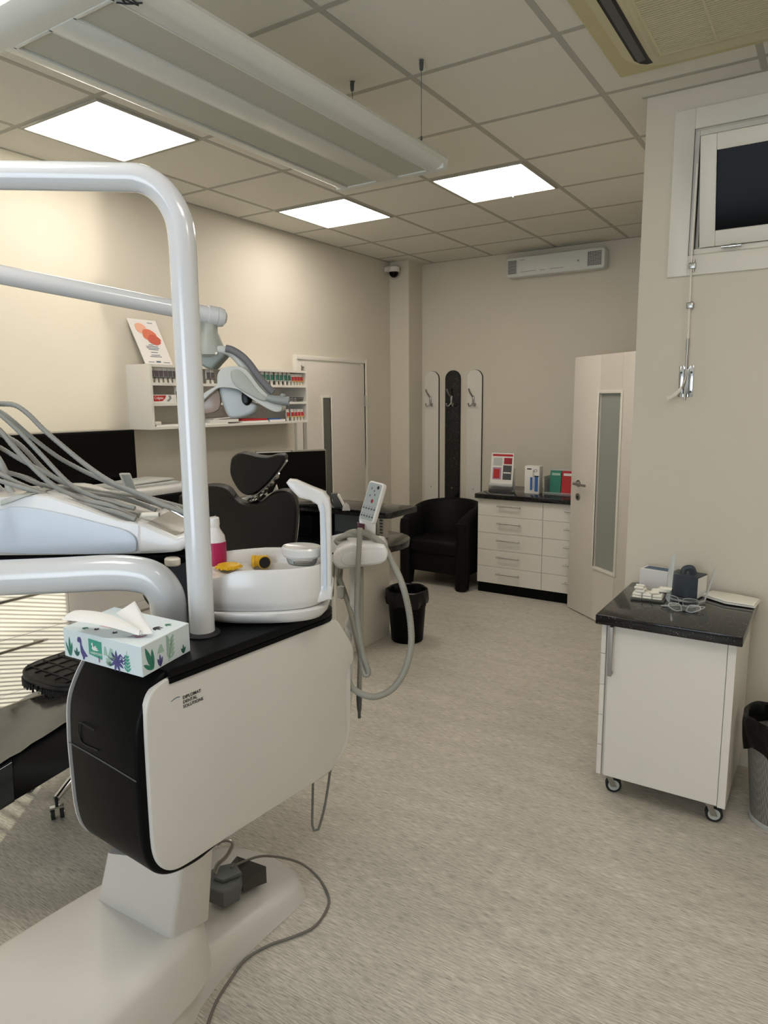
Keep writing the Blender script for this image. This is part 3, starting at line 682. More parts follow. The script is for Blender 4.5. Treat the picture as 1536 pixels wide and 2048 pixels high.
def make_tube(name, loc, m_band, m_cap, m_band2, h, label, group):
    t = thing(name, label, 'toothpaste tube', loc, group); x, y, z = loc
    b = nb(); lathe(b, [(.012, 0), (.012, .026), (.009, .027)], loc, 14); obj('cap', b, m_cap, t)
    b = nb(); rings = []
    for zz, rx, ry in ((.026, .010, .010), (.032, .0155, .0155), (.05, .0155, .0155), (h*.7, .0125, .0165), (h-.012, .003, .018), (h, .0015, .018)):
        rings.append([(x + rx*math.cos(2*PI*k/14), y + ry*math.sin(2*PI*k/14), z+zz) for k in range(14)])
    loft(b, rings); body = obj('body', b, paper_m, t)
    b = nb(); rings = []
    for zz, rx, ry in ((.034, .0162, .0158), (.05, .0162, .0158), (h*.74, .0128, .0168)):
        rings.append([(x + rx*math.cos(a), y + ry*math.sin(a), z+zz) for a in [math.radians(-62 + 124*k/8) for k in range(9)]])
    R = [[b.verts.new(V(p)) for p in r] for r in rings]
    for r1_, r2_ in zip(R, R[1:]):
        for k in range(8): b.faces.new((r1_[k], r1_[k+1], r2_[k+1], r2_[k]))
    obj('label_band', b, m_band, body)
    b = nb(); bx(b, x+.004, x+.0195, y-.014, y+.014, z+.028, z+.032); obj('ring_line', b, m_band2, body)
    return t
tx = SXF-.035
tz = 1.783
ORD = ['leftmost', 'second', 'third', 'fourth', 'fifth', 'sixth', 'seventh', 'eighth', 'ninth']
gk = 'white and black tubes of the top shelf row'
ys = (2.864, 2.898, 2.932, 2.967, 3.002, 3.037, 3.073)
proto_k = make_tube('toothpaste_tube', (tx, ys[0], tz), mat('tube_grey_print', '#5f5759', .5), frame_m, ink_m, .098, 'white and black toothpaste tube, leftmost of the top shelf row', gk)
for i, y in enumerate(ys[1:], 1): dup(proto_k, (0, y-ys[0], 0), 'white and black toothpaste tube, %s from the left in the top shelf row' % ORD[i])
for i, y in enumerate((3.316, 3.354)): dup(proto_k, (0, y-ys[0], 0), 'black and white toothpaste tube between pole and lamp, %s of two' % ('left', 'right')[i])
ys = (3.751, 3.800, 3.845, 3.891, 3.937, 3.992, 4.037, 4.085, 4.131)
proto_g = make_tube('toothpaste_tube', (tx, ys[0], tz), green_m, frame_m, lightgrey_m, .098, 'green labelled toothpaste tube, leftmost green one beside the lamp handle', 'green labelled tubes in the top shelf row')
for i, y in enumerate(ys[1:], 1): dup(proto_g, (0, y-ys[0], 0), 'green labelled toothpaste tube, %s green one from the left' % ORD[i])
ys = (4.170, 4.204, 4.238, 4.272)
proto_r = make_tube('toothpaste_tube', (tx, ys[0], tz), red_m, frame_m, yellow_m, .086, 'red labelled white toothpaste tube, leftmost red one of the top shelf row', 'red labelled tubes at the end of the top shelf row')
for i, y in enumerate(ys[1:], 1): dup(proto_r, (0, y-ys[0], 0), 'red labelled toothpaste tube, %s red one from the left, top row' % ORD[i])
for i, y in enumerate((4.104, 4.157, 4.196, 4.234, 4.271)): dup(proto_r, (0, y-ys[0], 1.518-tz), 'red labelled toothpaste tube, %s of five, bottom shelf row' % (ORD[i] if i == 0 else ORD[i] + ' from the left'), 'red labelled tubes in the bottom shelf row')
t = thing('toothpaste_box', 'red and white toothpaste carton lying at the left of the middle shelf row', 'toothpaste carton', (tx, 2.93, 1.66))
b = nb(); bx(b, tx-.02, tx+.02, 2.85, 3.03, 1.66, 1.71, .001); tb = obj('carton', b, paper_m, t)
b = nb(); flat(b, (tx+.0205, 2.85, 1.66), (0, 1, 0), (0, 0, 1), [(.004, .012), (.02, .010), (.07, .012), (.092, .03), (.10, .046), (.004, .046)], .0006); obj('red_flash', b, red_m, tb)
text('brand_lettering', 'Colgate', (tx+.0216, 2.858, 1.684), (0, 1, 0), (0, 0, 1), .022, paper_m, tb)
b = nb(); flat(b, (tx+.0205, 2.85, 1.66), (0, 1, 0), (0, 0, 1), [(.10, .012), (.125, .03), (.115, .046), (.135, .046), (.14, .028), (.12, .008)], .0006); obj('grey_swirl', b, grey_m, tb)
for y, lb in ((3.052, 'white toothpaste tube directly right of the red carton in the middle shelf row'), (3.094, 'white toothpaste tube nearest the arch pole in the middle shelf row')): dup(proto_k, (.0, y-2.864, 1.66-tz), lb, 'pale tubes beside the carton')
t = thing('wire_basket', 'small black wire basket at the right of the middle shelf row', 'basket', (tx-.01, 4.19, 1.66))
b = nb()
for z in (1.661, 1.675, 1.69):
    k_ = (z-1.661)*.3; pts = [(tx-.05-k_, 4.12-k_, z), (tx+.02+k_, 4.12-k_, z), (tx+.02+k_, 4.265+k_*.3, z), (tx-.05-k_, 4.265+k_*.3, z)]
    for p, q in zip(pts, pts[1:]+pts[:1]): cyl(b, p, q, .0018)
for k in range(13):
    y = 4.12 + k*.012; cyl(b, (tx+.02, y, 1.661), (tx+.028, y, 1.69), .001); cyl(b, (tx-.05, y, 1.661), (tx+.02, y, 1.661), .001)
obj('wire_frame', b, rubber_m, t)
for y, lb in ((4.215, 'small milky sachet roll standing in the wire basket'), (4.17, 'second milky sachet roll lying low in the wire basket')):
    b = nb(); lathe(b, [(.012, 0), (.014, .02), (.006, .035)], (tx-.015, y, 1.6622), 12); obj('sachet_roll', b, clearw_m, None, label=lb, category='sachet')
# papers in the bottom row
def sheets(name, y0, y1, z0, z1, m, lb, cat, x0=-3.66, x1=SXF-.01, grp=None):
    b = nb(); fbox(b, (x0, y0, z0), (x1-x0, 0, 0), (0, y1-y0, 0), (0, 0, z1-z0)); return obj(name, b, m, None, label=lb, category=cat)
zb = 1.518
sheets('paper_stack', 2.86, 3.46, zb, zb+.010, paper_m, 'low stack of white papers at the left of the bottom shelf row', 'papers')
b = nb(); bx(b, SXF-.045, SXF-.012, 2.852, 2.90, zb+.010, zb+.030, .003); obj('eraser_block', b, frame_m, None, label='small white block on the papers at the left end of the bottom row', category='block')
b = nb(); fbox(b, (-3.66, 3.30, zb+.0105), (.17, 0, 0), (0, .26, .0), (0, 0, .018)); fbox(b, (-3.65, 3.33, zb+.029), (.14, .02, 0), (0, .22, .01), (0, 0, .006)); obj('loose_papers', b, paper_m, None, label='curled loose white papers on the bottom row behind the lamp', category='papers')
sheets('red_booklet', 3.60, 3.86, zb, zb+.012, paper_m, 'white folder lying under the red booklet on the bottom shelf row', 'folder')
sheets('booklet', 3.62, 3.85, zb+.0125, zb+.026, red_m, 'red booklet lying on the bottom shelf row below the lamp', 'booklet')
sheets('booklet', 3.88, 4.05, zb, zb+.014, paper_m, 'white booklets beside the red tubes on the bottom shelf row', 'booklet')
sheets('booklet', 3.87, 4.0, zb+.0145, zb+.022, blue_m, 'blue booklet on the white booklets of the bottom shelf row', 'booklet')
# certificate plate leaning on the wall above the shelf
t = thing('certificate_plate', 'white certificate plate with orange blots leaning on the wall above the shelf', 'certificate', (-3.64, 3.0, sz1))
pn = Vector((.26, 0, 1)).normalized()
q0 = Vector((-3.61, 2.905, sz1+.002)); qy = Vector((0, 1, 0)); qz = Vector((-.26, 0, .965)).normalized()
lean = Vector((0, -.055, 0)); hh = .285
qz = (Vector((-.075, -.062, .277))); hh = qz.length; qz.normalize(); qn = qy.cross(qz).normalized()
b = nb(); fbox(b, q0 - qn*.004, qy*.215, qz*hh, qn*.004, .0006, 1); pl = obj('plate', b, mat('certificate_white', '#d9d5cf', .4), t)
def blot(a, c, ra, rc, m, k):
    b = nb(); flat(b, q0 + qn*(.0004 + k*.0004), qy, qz, [(a + ra*math.cos(x*PI/12)*(1+.08*math.sin(x*.9+k)), c + rc*math.sin(x*PI/12)) for x in range(24)], .0004); obj('blot', b, m, pl)
blot(.075, .235, .042, .034, mat('peach_print', '#e2a78c', .6), 0); blot(.12, .195, .052, .038, orange_m, 1); blot(.145, .165, .048, .034, mat('rust_print', '#c0553a', .6), 2)
b = nb()
for k, (a0, a1, c) in enumerate(((.085, .12, .128), (.06, .15, .118), (.06, .155, .108), (.07, .145, .098), (.08, .13, .08), (.075, .14, .062), (.06, .15, .052), (.03, .075, .016), (.145, .195, .016), (.14, .18, .272), (.09, .125, .016))):
    flat(b, q0 + qn*.0006, qy, qz, [(a0, c), (a1, c), (a1, c+.004 + (.006 if k == 10 else 0)), (a0, c+.004 + (.006 if k == 10 else 0))], .0004)
obj('small_print', b, slate_m, pl)

# ------------------------------------------------------------------ left wall cabinets, worktop, TV, printer
KX = -3.10
def cab(y0, y1, zs, lb):
    t = thing('base_cabinet', lb, 'cabinet', ((XL+KX)/2, (y0+y1)/2, 0), 'white base cabinets along the left wall')
    b = nb(); bx(b, XL+.01, KX-.019, y0+.001, y1-.001, .08, .868); obj('carcass', b, gloss_m, t)
    b = nb(); bx(b, XL+.03, KX-.04, y0+.001, y1-.001, 0, .08); obj('plinth', b, dgrey_m, t)
    for z0, z1 in zip(zs, zs[1:]):
        b = nb(); bx(b, KX-.019, KX, y0+.0015, y1-.0015, z0+.001, z1-.001, .001, 1); d = obj('drawer', b, gloss_m, t)
        zz = z1-.045 if z1 < .8 else z1-.075; ye = y1-.16; b = nb(); bx(b, KX+.022, KX+.030, ye-.30, ye, zz-.006, zz+.006, .002); 
        for yy in (ye-.27, ye-.03): bx(b, KX, KX+.024, yy-.005, yy+.005, zz-.005, zz+.005)
        obj('drawer_handle', b, steel_m, d)
cab(1.05, 1.95, (.085, .35, .607, .866), 'white sunlit drawer cabinet under the black television, lower left')
cab(1.95, 2.75, (.085, .35, .605, .866), 'white drawer cabinet behind the tissue box, right of the sunlit one')
cab(.15, 1.05, (.085, .35, .607, .866), 'white drawer cabinet at the far left edge')
b = nb(); bx(b, XL, KX+.02, .15, 3.30, .868, .908, .003); obj('granite_worktop', b, gran_m, None, label='long black worktop over the left wall cabinets', category='worktop')
t = thing('television', 'large black television standing above the left worktop by the wall shelf', 'television', (-3.60, 2.2, .908))
b = nb(); bx(b, -3.655, -3.615, 1.62, 2.795, .98, 1.502, .006); obj('casing', b, black_m, t)
b = nb(); bx(b, -3.6155, -3.612, 1.632, 2.783, .995, 1.49); obj('screen', b, screen_m, t)
b = nb(); bx(b, -3.68, -3.64, 1.85, 2.15, .909, 1.1, .005); bx(b, -3.69, -3.56, 1.75, 2.22, .908, .92, .004); obj('stand', b, black_m, t)
t = thing('computer_tower', 'black box beside the printer, mostly behind the grey hoses', 'computer', (-3.3, 2.2, .908))
b = nb(); bx(b, -3.52, -3.24, 1.62, 2.24, .93, 1.24, .01); tw = obj('casing', b, leather_m, t)
b = nb(); bx(b, -3.3, -3.26, 1.7, 2.2, .908, .93); obj('foot', b, rubber_m, tw)
b = nb(); cyl(b, (-3.242, 2.20, 1.16), (-3.237, 2.20, 1.16), .006); obj('power_button', b, steel_m, tw)
t = thing('printer', 'low black printer with white scanner lid and paper on top, under the wall shelf', 'printer', (-3.35, 2.55, .908))
b = nb(); bx(b, -3.58, -3.16, 2.30, 2.93, .908, 1.15, .012); bx(b, -3.2, -3.15, 2.36, 2.86, .93, .97, .004); obj('body', b, black_m, t)
b = nb(); bx(b, -3.57, -3.17, 2.31, 2.90, 1.15, 1.19, .008); lid = obj('scanner_lid', b, plastic_m, t)
b = nb(); fbox(b, (-3.56, 2.40, 1.191), (.30, 0, 0), (0, .42, 0), (0, 0, .012)); fbox(b, (-3.52, 2.50, 1.204), (.22, .03, 0), (-.02, .30, 0.004), (0, 0, .010), .003); obj('paper_tray', b, lightgrey_m, t)
q = V((-3.235, 2.415, 1.192)); t = thing('card_terminal', 'grey slanted slab device standing on the printer lid', 'card reader', q)
b = nb(); fbox(b, (q.x, q.y, 1.192), RV*.055, HV*.03, ZV*.095 - RV*.03, .006); obj('casing', b, lightgrey_m, t)
b = nb(); fbox(b, Vector((q.x, q.y, 1.200)) + RV*.012 - HV*.002, RV*.045, HV*.006, ZV*.08 - RV*.026, .001); obj('face', b, grey_m, t)
b = nb(); bx(b, -3.66, -3.20, 3.32, 3.44, 0, .9); 
obj('desk_side_cupboard', b, gloss_m, None, label='narrow white cupboard between the worktop and the reception desk', category='cupboard')

# ------------------------------------------------------------------ trolley cabinet on the right
TX0, TX1, TY0, TY1, TB, TT = -.735, -.256, 2.80, 3.33, .092, .762
t = thing('trolley_cabinet', 'white wheeled trolley cabinet with sparkly black top against the right wall', 'trolley', (-.5, 3.06, 0))
b = nb(); bx(b, TX0, TX1, TY0+.02, TY1, TB, TT, .001, 1); obj('carcass', b, gloss_m, t)
b = nb(); bx(b, TX0+.012, TX1-.030, TY0, TY0+.019, TB+.006, TT-.004, .0015, 1); dr = obj('door', b, gloss_m, t)
b = nb(); bx(b, TX1-.0285, TX1, TY0+.002, TY0+.0199, TB, TT, .001, 1); obj('side_stile', b, gloss_m, t)
b = nb(); bx(b, -.717, -.700, TY0-.032, TY0-.022, .548, .757, .002)
for z in (.556, .749): bx(b, -.715, -.702, TY0-.025, TY0, z-.006, z+.006)
obj('door_handle', b, satin_m, dr)
for k in range(5):
    z0 = TB + .004 + k*.1335; b = nb(); bx(b, TX0-.019, TX0-.0005, TY0+.004, TY1-.002, z0, z0+.131, .001, 1); d = obj('drawer', b, gloss_m, t)
    b = nb(); cyl(b, (TX0-.045, 2.96, z0+.09), (TX0-.045, 3.17, z0+.09), .005)
    for y in (2.98, 3.15): cyl(b, (TX0-.045, y, z0+.09), (TX0-.018, y, z0+.09), .004)
    obj('drawer_handle', b, steel_m, d)
b = nb(); bx(b, TX0-.036, TX1+.022, TY0-.035, TY1+.03, TT, .802, .004, 3); obj('top', b, gran_m, t)
for i, (x, y, rz) in enumerate(((-.695, 2.868, 1.95), (-.300, 2.862, 1.8), (-.69, 3.28, 1.2), (-.31, 3.28, -.4))):
    b = nb(); M = Matrix.Translation((x, y, 0)) @ Matrix.Rotation(rz, 4, 'Z')
    t2 = bmesh.new(); cyl(t2, (-.012, 0, .033), (.012, 0, .033), .033); bmesh.ops.transform(t2, matrix=M, verts=t2.verts); wl = obj('caster_wheel', t2, rubber_m, t)
    t2 = bmesh.new(); cyl(t2, (-.0135, 0, .033), (.0135, 0, .033), .023); bmesh.ops.transform(t2, matrix=M, verts=t2.verts); obj('hub', t2, lightgrey_m, wl)
    t2 = bmesh.new()
    for s in (-1, 1): fbox(t2, (s*.017-.001, -.012, .028), (.002, 0, 0), (0, .024, 0), (0, .02, .046))
    bx(t2, -.026, .026, -.02, .036, .074, .0915, .002); bmesh.ops.transform(t2, matrix=M, verts=t2.verts); obj('caster_fork', t2, steel_m, wl)
zt = .8025
t = thing('glove_carton', 'white disposable glove carton at the back left of the trolley top', 'carton', (-.66, 3.28, zt))
b = nb(); fbox(b, (-.715, 3.255, zt), (.125, -.02, 0), (.015, .085, 0), (0, 0, .095), .001, 1); c_ = obj('carton', b, plastic_m, t)
b = nb(); fbox(b, (-.70, 3.27, zt+.095), (.105, -.017, 0), (.01, .055, 0), (0, 0, .001)); obj('opening', b, slate_m, c_)
t = thing('glove_carton', 'dark navy glove carton beside the white one on the trolley', 'carton', (-.52, 3.26, zt))
b = nb(); fbox(b, (-.585, 3.228, zt), (.125, -.028, 0), (.022, .10, 0), (0, 0, .095), .001, 1); c_ = obj('carton', b, navy_m, t)
b = nb(); fbox(b, (-.4595, 3.2, zt+.004), (.0, 0.0, .087), (.021, .092, 0), (.0012, 0, 0)); obj('printed_end', b, paper_m, c_)
b = nb(); tube(b, [(-.53, 3.25, zt+.094), (-.525, 3.255, zt+.115), (-.50, 3.262, zt+.12), (-.49, 3.27, zt+.095)], [.012, .016], 10, 5); obj('glove_tuft', b, navy_m, c_)
t = thing('cotton_tray', 'clear tray heaped with white cotton rolls on the trolley', 'tray', (-.64, 3.10, zt))
b = nb(); a0 = V((-.705, 3.055, zt)); ax_ = V((.135, .01, 0)); ay_ = V((-.005, .085, 0))
fbox(b, a0, ax_, ay_, (0, 0, .003)); fbox(b, a0, ax_, ay_*.03, (0, 0, .012)); fbox(b, a0+ay_*.97, ax_, ay_*.03, (0, 0, .012)); fbox(b, a0, ax_*.02, ay_, (0, 0, .012)); fbox(b, a0+ax_*.98, ax_*.02, ay_, (0, 0, .012)); obj('tray', b, clear_m, t)
k = 0; proto = None
for lay, (nx, ny, z) in enumerate(((3, 5, .010), (3, 4, .023), (2, 3, .036), (1, 2, .049))):
    for i in range(nx):
        for j in range(ny):
            p = a0 + ax_*((i+.62)/(nx+.3) if nx > 1 else .22) + ay_*((j+.6)/(ny+.2)) + ZV*(z+.0005)
            if proto is None:
                b = nb(); lathe(b, [(.0045, -.019), (.0062, -.017), (.0062, .017), (.0045, .019)], (0, 0, 0), 10, axis=(1, .07, 0))
                bmesh.ops.translate(b, verts=b.verts, vec=p); proto = obj('cotton_roll', b, cotton_m, None, label='white cotton roll in the heap in the clear tray on the trolley', category='cotton roll', group='cotton rolls in the tray'); pp = p.copy()
            else: dup(proto, p - pp, rz=rnd.uniform(-.25, .25) + (.5 if lay == 2 and i == 1 else 0))
b = nb(); fbox(b, (-.605, 3.10, zt+.034), (.05, .012, .004), (-.004, .04, .0), (0, 0, .012), .003); fbox(b, (-.598, 3.105, zt+.047), (.05, .0, .0), (-.004, .038, .0), (0, 0, .006), .002); obj('gauze_pad', b, cotton_m, None, label='folded white gauze pads on the right of the cotton heap', category='gauze')
# face shield
t = thing('face_shield', 'clear curved face shield standing behind the safety glasses on the trolley', 'face shield', (-.44, 3.16, zt))
b = nb(); cx, cy = -.50, 3.165; outer = []; rings = []
for k in range(13):
    a = -1.15 + 2.3*k/12; col = []
    top = .215 - .055*abs(a)**3
    for j in range(7):
        f = j/6; w = .105 - .02*(1-f)
        col.append(V((cx + w*math.sin(a) + .012*f, cy - .085*math.cos(a)*(1) + .03 + .05*f, zt + .002 + top*f)))
    rings.append(col)
R = [[b.verts.new(p) for p in r] for r in rings]
for r1_, r2_ in zip(R, R[1:]):
    for j in range(6): b.faces.new((r1_[j], r1_[j+1], r2_[j+1], r2_[j]))
bmesh.ops.solidify(b, geom=b.faces[:], thickness=.0012)
obj('visor', b, clear_m, t)
b = nb(); tube(b, [r[0] + ZV*.006 for r in rings], .004, 6, 2); obj('brow_band', b, clearw_m, t)
t = thing('safety_glasses', 'clear safety glasses with folded temples lying in front of the dark carton', 'safety glasses', (-.47, 3.10, zt))
for i, (gx, gy, gr) in enumerate(((-.505, 3.115, .2), (-.425, 3.095, -.15))):
    pass
M = Matrix.Translation((-.50, 3.055, zt+.001)) @ Matrix.Rotation(-.2, 4, 'Z')
t2 = bmesh.new()
for s in (-1, 1):
    P_ = [(s*.008, 0, .012), (s*.012, -.004, .034), (s*.04, -.002, .040), (s*.064, .012, .034), (s*.066, .014, .014), (s*.045, .002, .002), (s*.02, -.003, .003)]
    prism(t2, sm(P_, 3), (0, .002, .0005))
bmesh.ops.transform(t2, matrix=M, verts=t2.verts); obj('lens', t2, clear_m, t)
t2 = bmesh.new()
for s in (-1, 1):
    P_ = [(s*.008, 0, .012), (s*.012, -.004, .034), (s*.04, -.002, .040), (s*.064, .012, .034), (s*.066, .014, .014), (s*.045, .002, .002), (s*.02, -.003, .003), (s*.008, 0, .012)]
    tube(t2, P_, .0016, 6, 4)
tube(t2, [(-.009, 0, .022), (0, -.004, .028), (.009, 0, .022)], .002, 6); bmesh.ops.transform(t2, matrix=M, verts=t2.verts); obj('rim', t2, clearw_m, t)
for s in (-1, 1):
    t2 = bmesh.new(); tube(t2, [(s*.066, .014, .028), (s*.05, .04, .024), (s*-.02, .065, .012), (s*-.05, .075, .004)], .002, 6, 6, flat=2); bmesh.ops.transform(t2, matrix=M, verts=t2.verts); obj('temple', t2, dgrey_m, t)
t = thing('safety_glasses', 'tinted clear safety goggles with coiled strap at the front middle of the trolley top', 'safety glasses', (-.44, 3.02, zt))
M = Matrix.Translation((-.475, 2.985, zt+.0015)) @ Matrix.Rotation(.1, 4, 'Z'); t2 = bmesh.new()
for s in (-1, 1): tube(t2, [(s*.008, 0, .002), (s*.03, -.012, .002), (s*.058, 0, .012), (s*.055, .02, .022), (s*.02, .024, .02), (s*.008, .0, .002)], .0022, 6, 5)
tube(t2, [(-.06, .004, .012), (-.09, .03, .004), (-.04, .05, .006), (.03, .045, .012), (.075, .04, .016), (.06, .004, .012)], .002, 6, 6)
bmesh.ops.transform(t2, matrix=M, verts=t2.verts); obj('rim_and_strap', t2, clearw_m, t)
t2 = bmesh.new(); fbox(t2, (-.055, -.006, .004), (.11, 0, 0), (0, .028, .014), (0, -.0008, .0015)); bmesh.ops.transform(t2, matrix=M, verts=t2.verts); obj('lens', t2, clear_m, t)
b = nb()
prism(b, [(-0.447,3.249,0.805),(-0.422,3.33,0.805),(-0.325,3.323,0.805),(-0.223,3.303,0.805),(-0.233,3.17,0.805),(-0.346,3.177,0.805)], (0, 0, .008), .002)
prism(b, [(-0.443,3.243,0.814),(-0.418,3.324,0.814),(-0.325,3.314,0.814),(-0.226,3.283,0.814),(-0.237,3.165,0.814),(-0.347,3.175,0.814)], (0, 0, .006), .002); obj('paper_towel_stack', b, cotton_m, None, label='flat stack of folded white paper towels at the back right of the trolley', category='paper towels')

# perforated metal basket with black bag
bc = (-.072, 3.0, 0)
t = thing('wire_waste_basket', 'silver perforated waste basket with black bag at the right edge', 'waste bin', bc)
b = nb(); lathe(b, [(.112, .016), (.150, .42), (.146, .42), (.108, .02), (0, .02)], bc, 40); obj('basket', b, mesh_m, t)
b = nb(); lathe(b, [(.10, 0), (.116, .001), (.119, .018), (.112, .02)], bc, 40); obj('base_ring', b, lightgrey_m, t)
b = nb(); rings = []; n = 56
for zz, r0, am in ((.36, .135, .0), (.425, .143, 0), (.437, .152, .004), (.43, .160, .005), (.39, .160, .008), (.345, .154, .012), (.305, .148, .014), (.306, .147, .012), (.38, .151, 0)):
    rings.append([(bc[0] + (r0 + am*math.sin(k*1.3+zz*40)*.5)*math.cos(2*PI*k/n), bc[1] + (r0 + am*math.sin(k*1.3+zz*40)*.5)*math.sin(2*PI*k/n), zz + am*1.6*math.sin(k*.55+1)) for k in range(n)])
loft(b, rings, cap=False); obj('bag', b, bag_m, t)

# ------------------------------------------------------------------ dental treatment unit
unit = thing('dental_unit', 'large white and black dental treatment unit with bowl, tubes and lamp arch', 'dental unit', (-1.40, 1.35, 0))
# floor plate and hump
b = nb()
out_near = [(-1.372, 1.10), (-1.352, 1.30), (-1.372, 1.50), (-1.392, 1.66)]
pl_rings = []
def tongue(y, x0, x1, z):
    r = .028
    return [(x0, y, .001), (x0+.01, y, z*.7), (x0+.045, y, z), ((x0+x1)/2, y, z+.004), (x1-.055, y, z), (x1-.034, y, z*.97), (x1-.020, y, z*.80), (x1-.010, y, z*.35), (x1, y, .001)]
for y, x0, x1, z in ((.30, -1.98, -1.20, .10), (.85, -1.95, -1.27, .10), (1.05, -1.93, -1.315, .10), (1.15, -1.92, -1.365, .098), (1.25, -1.90, -1.388, .092), (1.45, -1.88, -1.392, .07), (1.60, -1.85, -1.388, .05), (1.66, -1.82, -1.40, .042), (1.70, -1.76, -1.46, .036), (1.72, -1.70, -1.53, .03)):
    pl_rings.append(tongue(y, x0, x1, z))
loft(b, pl_rings); obj('floor_plate', b, shell_m, unit, ang=50)
b = nb(); hr = []
for y, x0, x1, z in ((.10, -1.88, -1.30, .21), (.50, -1.87, -1.30, .235), (.82, -1.86, -1.305, .247), (1.0, -1.85, -1.318, .248), (1.10, -1.845, -1.328, .246), (1.16, -1.84, -1.345, .244), (1.20, -1.83, -1.37, .240), (1.228, -1.82, -1.40, .225), (1.24, -1.80, -1.43, .15)):
    m_ = (x0+x1)/2
    hr.append([(x0, y, .05), (x0+.015, y, z*.6), (x0+.04, y, z*.82), (x0+.09, y, z*.96), (m_-.1, y, z), (m_+.05, y, z), (x1-.085, y, z*.998), (x1-.055, y, z*.985), (x1-.036, y, z*.95), (x1-.022, y, z*.87), (x1-.010, y, z*.6), (x1, y, .09 if y > .9 else .06)])
loft(b, hr); obj('base_hump', b, shell_m, unit, ang=60)
# leaning pedestal
b = nb(); lo = [(-1.40, 1.095, .235), (-1.71, 1.085, .235), (-1.70, 1.28, .235), (-1.375, 1.21, .235)]; hi_ = [(-1.262, 1.035, .56), (-1.45, .955, .56), (-1.50, 1.25, .56), (-1.272, 1.150, .56)]
loft(b, [lo, hi_]); bevel(b, [e for e in b.edges if abs((e.verts[0].co - e.verts[1].co).z) > .2], .012, 3); obj('pedestal', b, shell_m, unit)
# body
white = [(-1.255,0.946,0.964),(-1.255,0.953,1),(-1.254,0.967,1.024),(-1.252,0.994,1.038),(-1.25,1.028,1.042),(-1.244,1.137,1.033),(-1.232,1.33,1.03),(-1.219,1.539,1.028),(-1.215,1.602,1.029),(-1.214,1.624,1.011),(-1.212,1.656,0.964),(-1.21,1.684,0.921),(-1.21,1.69,0.884),(-1.21,1.682,0.86),(-1.212,1.653,0.855),(-1.213,1.647,0.627),(-1.213,1.634,0.609),(-1.217,1.576,0.556),(-1.223,1.479,0.552),(-1.235,1.279,0.557),(-1.244,1.124,0.559),(-1.25,1.039,0.556),(-1.253,0.993,0.562),(-1.255,0.96,0.593),(-1.256,0.944,0.639),(-1.256,0.944,0.772)]
back = [(-1.219,1.539,1.007),(-1.215,1.601,0.989),(-1.212,1.651,0.939),(-1.21,1.686,0.885),(-1.21,1.683,0.692),(-1.211,1.674,0.613),(-1.213,1.636,0.571),(-1.217,1.578,0.542),(-1.222,1.5,0.543),(-1.233,1.317,0.556)]
b = nb(); prism(b, [p - VV*.004 for p in chaikin(white)], VV*.016, .006, 3, 'near'); side = obj('side_cover', b, shell_m, unit)
b = nb(); prism(b, [p + VV*.002 for p in chaikin(back)], VV*.28, .018, 4); obj('end_cover', b, plastic_m, unit)
def UP(u, v, z): return Vector((-1.2436, 1.139, 0)) + UV_*u*1.045 + VV*v + ZV*(z if z > 1.038 else 1.666 - (1.666 - z)*1.045)
# dark end cap and top
prof = [(.05, 1.062), (-.10, 1.060), (-.145, 1.050), (-.182, 1.022), (-.202, .975), (-.208, .88), (-.206, .72), (-.198, .66), (-.175, .618), (-.13, .592), (-.06, .585), (-.02, .592), (.03, .60)]
b = nb(); prism(b, chaikin([UP(u, .004, z) for u, z in prof], 2) , VV*.281, .012, 4); cap = obj('end_cap', b, black_m, unit)
b = nb(); pth = [UP(-.2085, .283, .865), UP(-.2085, .0, .865)]
pth = [UP(-.208, .285-.275*k/8, .872 - .012*(k/8)**1.5) for k in range(9)]; tube(b, pth, .0016, 6, 2); obj('seam', b, dgrey_m, cap)
b = nb(); tube(b, [UP(-.2085, .165, .935), UP(-.2085, .225, .938), UP(-.2085, .235, .925), UP(-.2085, .235, .905), UP(-.2085, .22, .888), UP(-.2085, .155, .889)], .0016, 6, 5); obj('grip_recess', b, slot_m, cap)
b = nb(); prism(b, chaikin([UP(u*1.006 - .0008, .287, (z-.82)*1.003+.8205 if z < 1.04 else z) for u, z in prof]), VV*.003); obj('far_cover', b, plastic_m, unit)
b = nb(); prism(b, [UP(u, .018, z) for u, z in [(0, .60), (0, 1.03), (.44, 1.03), (.46, .95), (.46, .70), (.40, .62)]], VV*.25); obj('core', b, dgrey_m, unit)
top_pts = [UP(-.10, -.006, 1.046), UP(.44, -.006, 1.046), UP(.535, .03, 1.046), UP(.572, .09, 1.046), UP(.575, .20, 1.046), UP(.54, .28, 1.046), UP(.30, .29, 1.046), UP(-.10, .29, 1.046)]
top_pts = [UP(-.12, -.009, 1.040), UP(.10, -.009, 1.040), UP(.30, -.010, 1.040), UP(.385, -.012, 1.040), UP(.42, -.008, 1.040), UP(.445, .008, 1.040), UP(.458, .035, 1.040), UP(.462, .08, 1.040), UP(.46, .18, 1.040), UP(.44, .25, 1.040), UP(.38, .285, 1.040), UP(-.12, .283, 1.040)]
b = nb(); prism(b, top_pts, ZV*.024, .005, 2); obj('worktop', b, blacktop_m, unit)
b = nb(); prism(b, [p - ZV*.012 + VV*.0 for p in top_pts], ZV*.012); obj('worktop_skirt', b, black_m, unit)
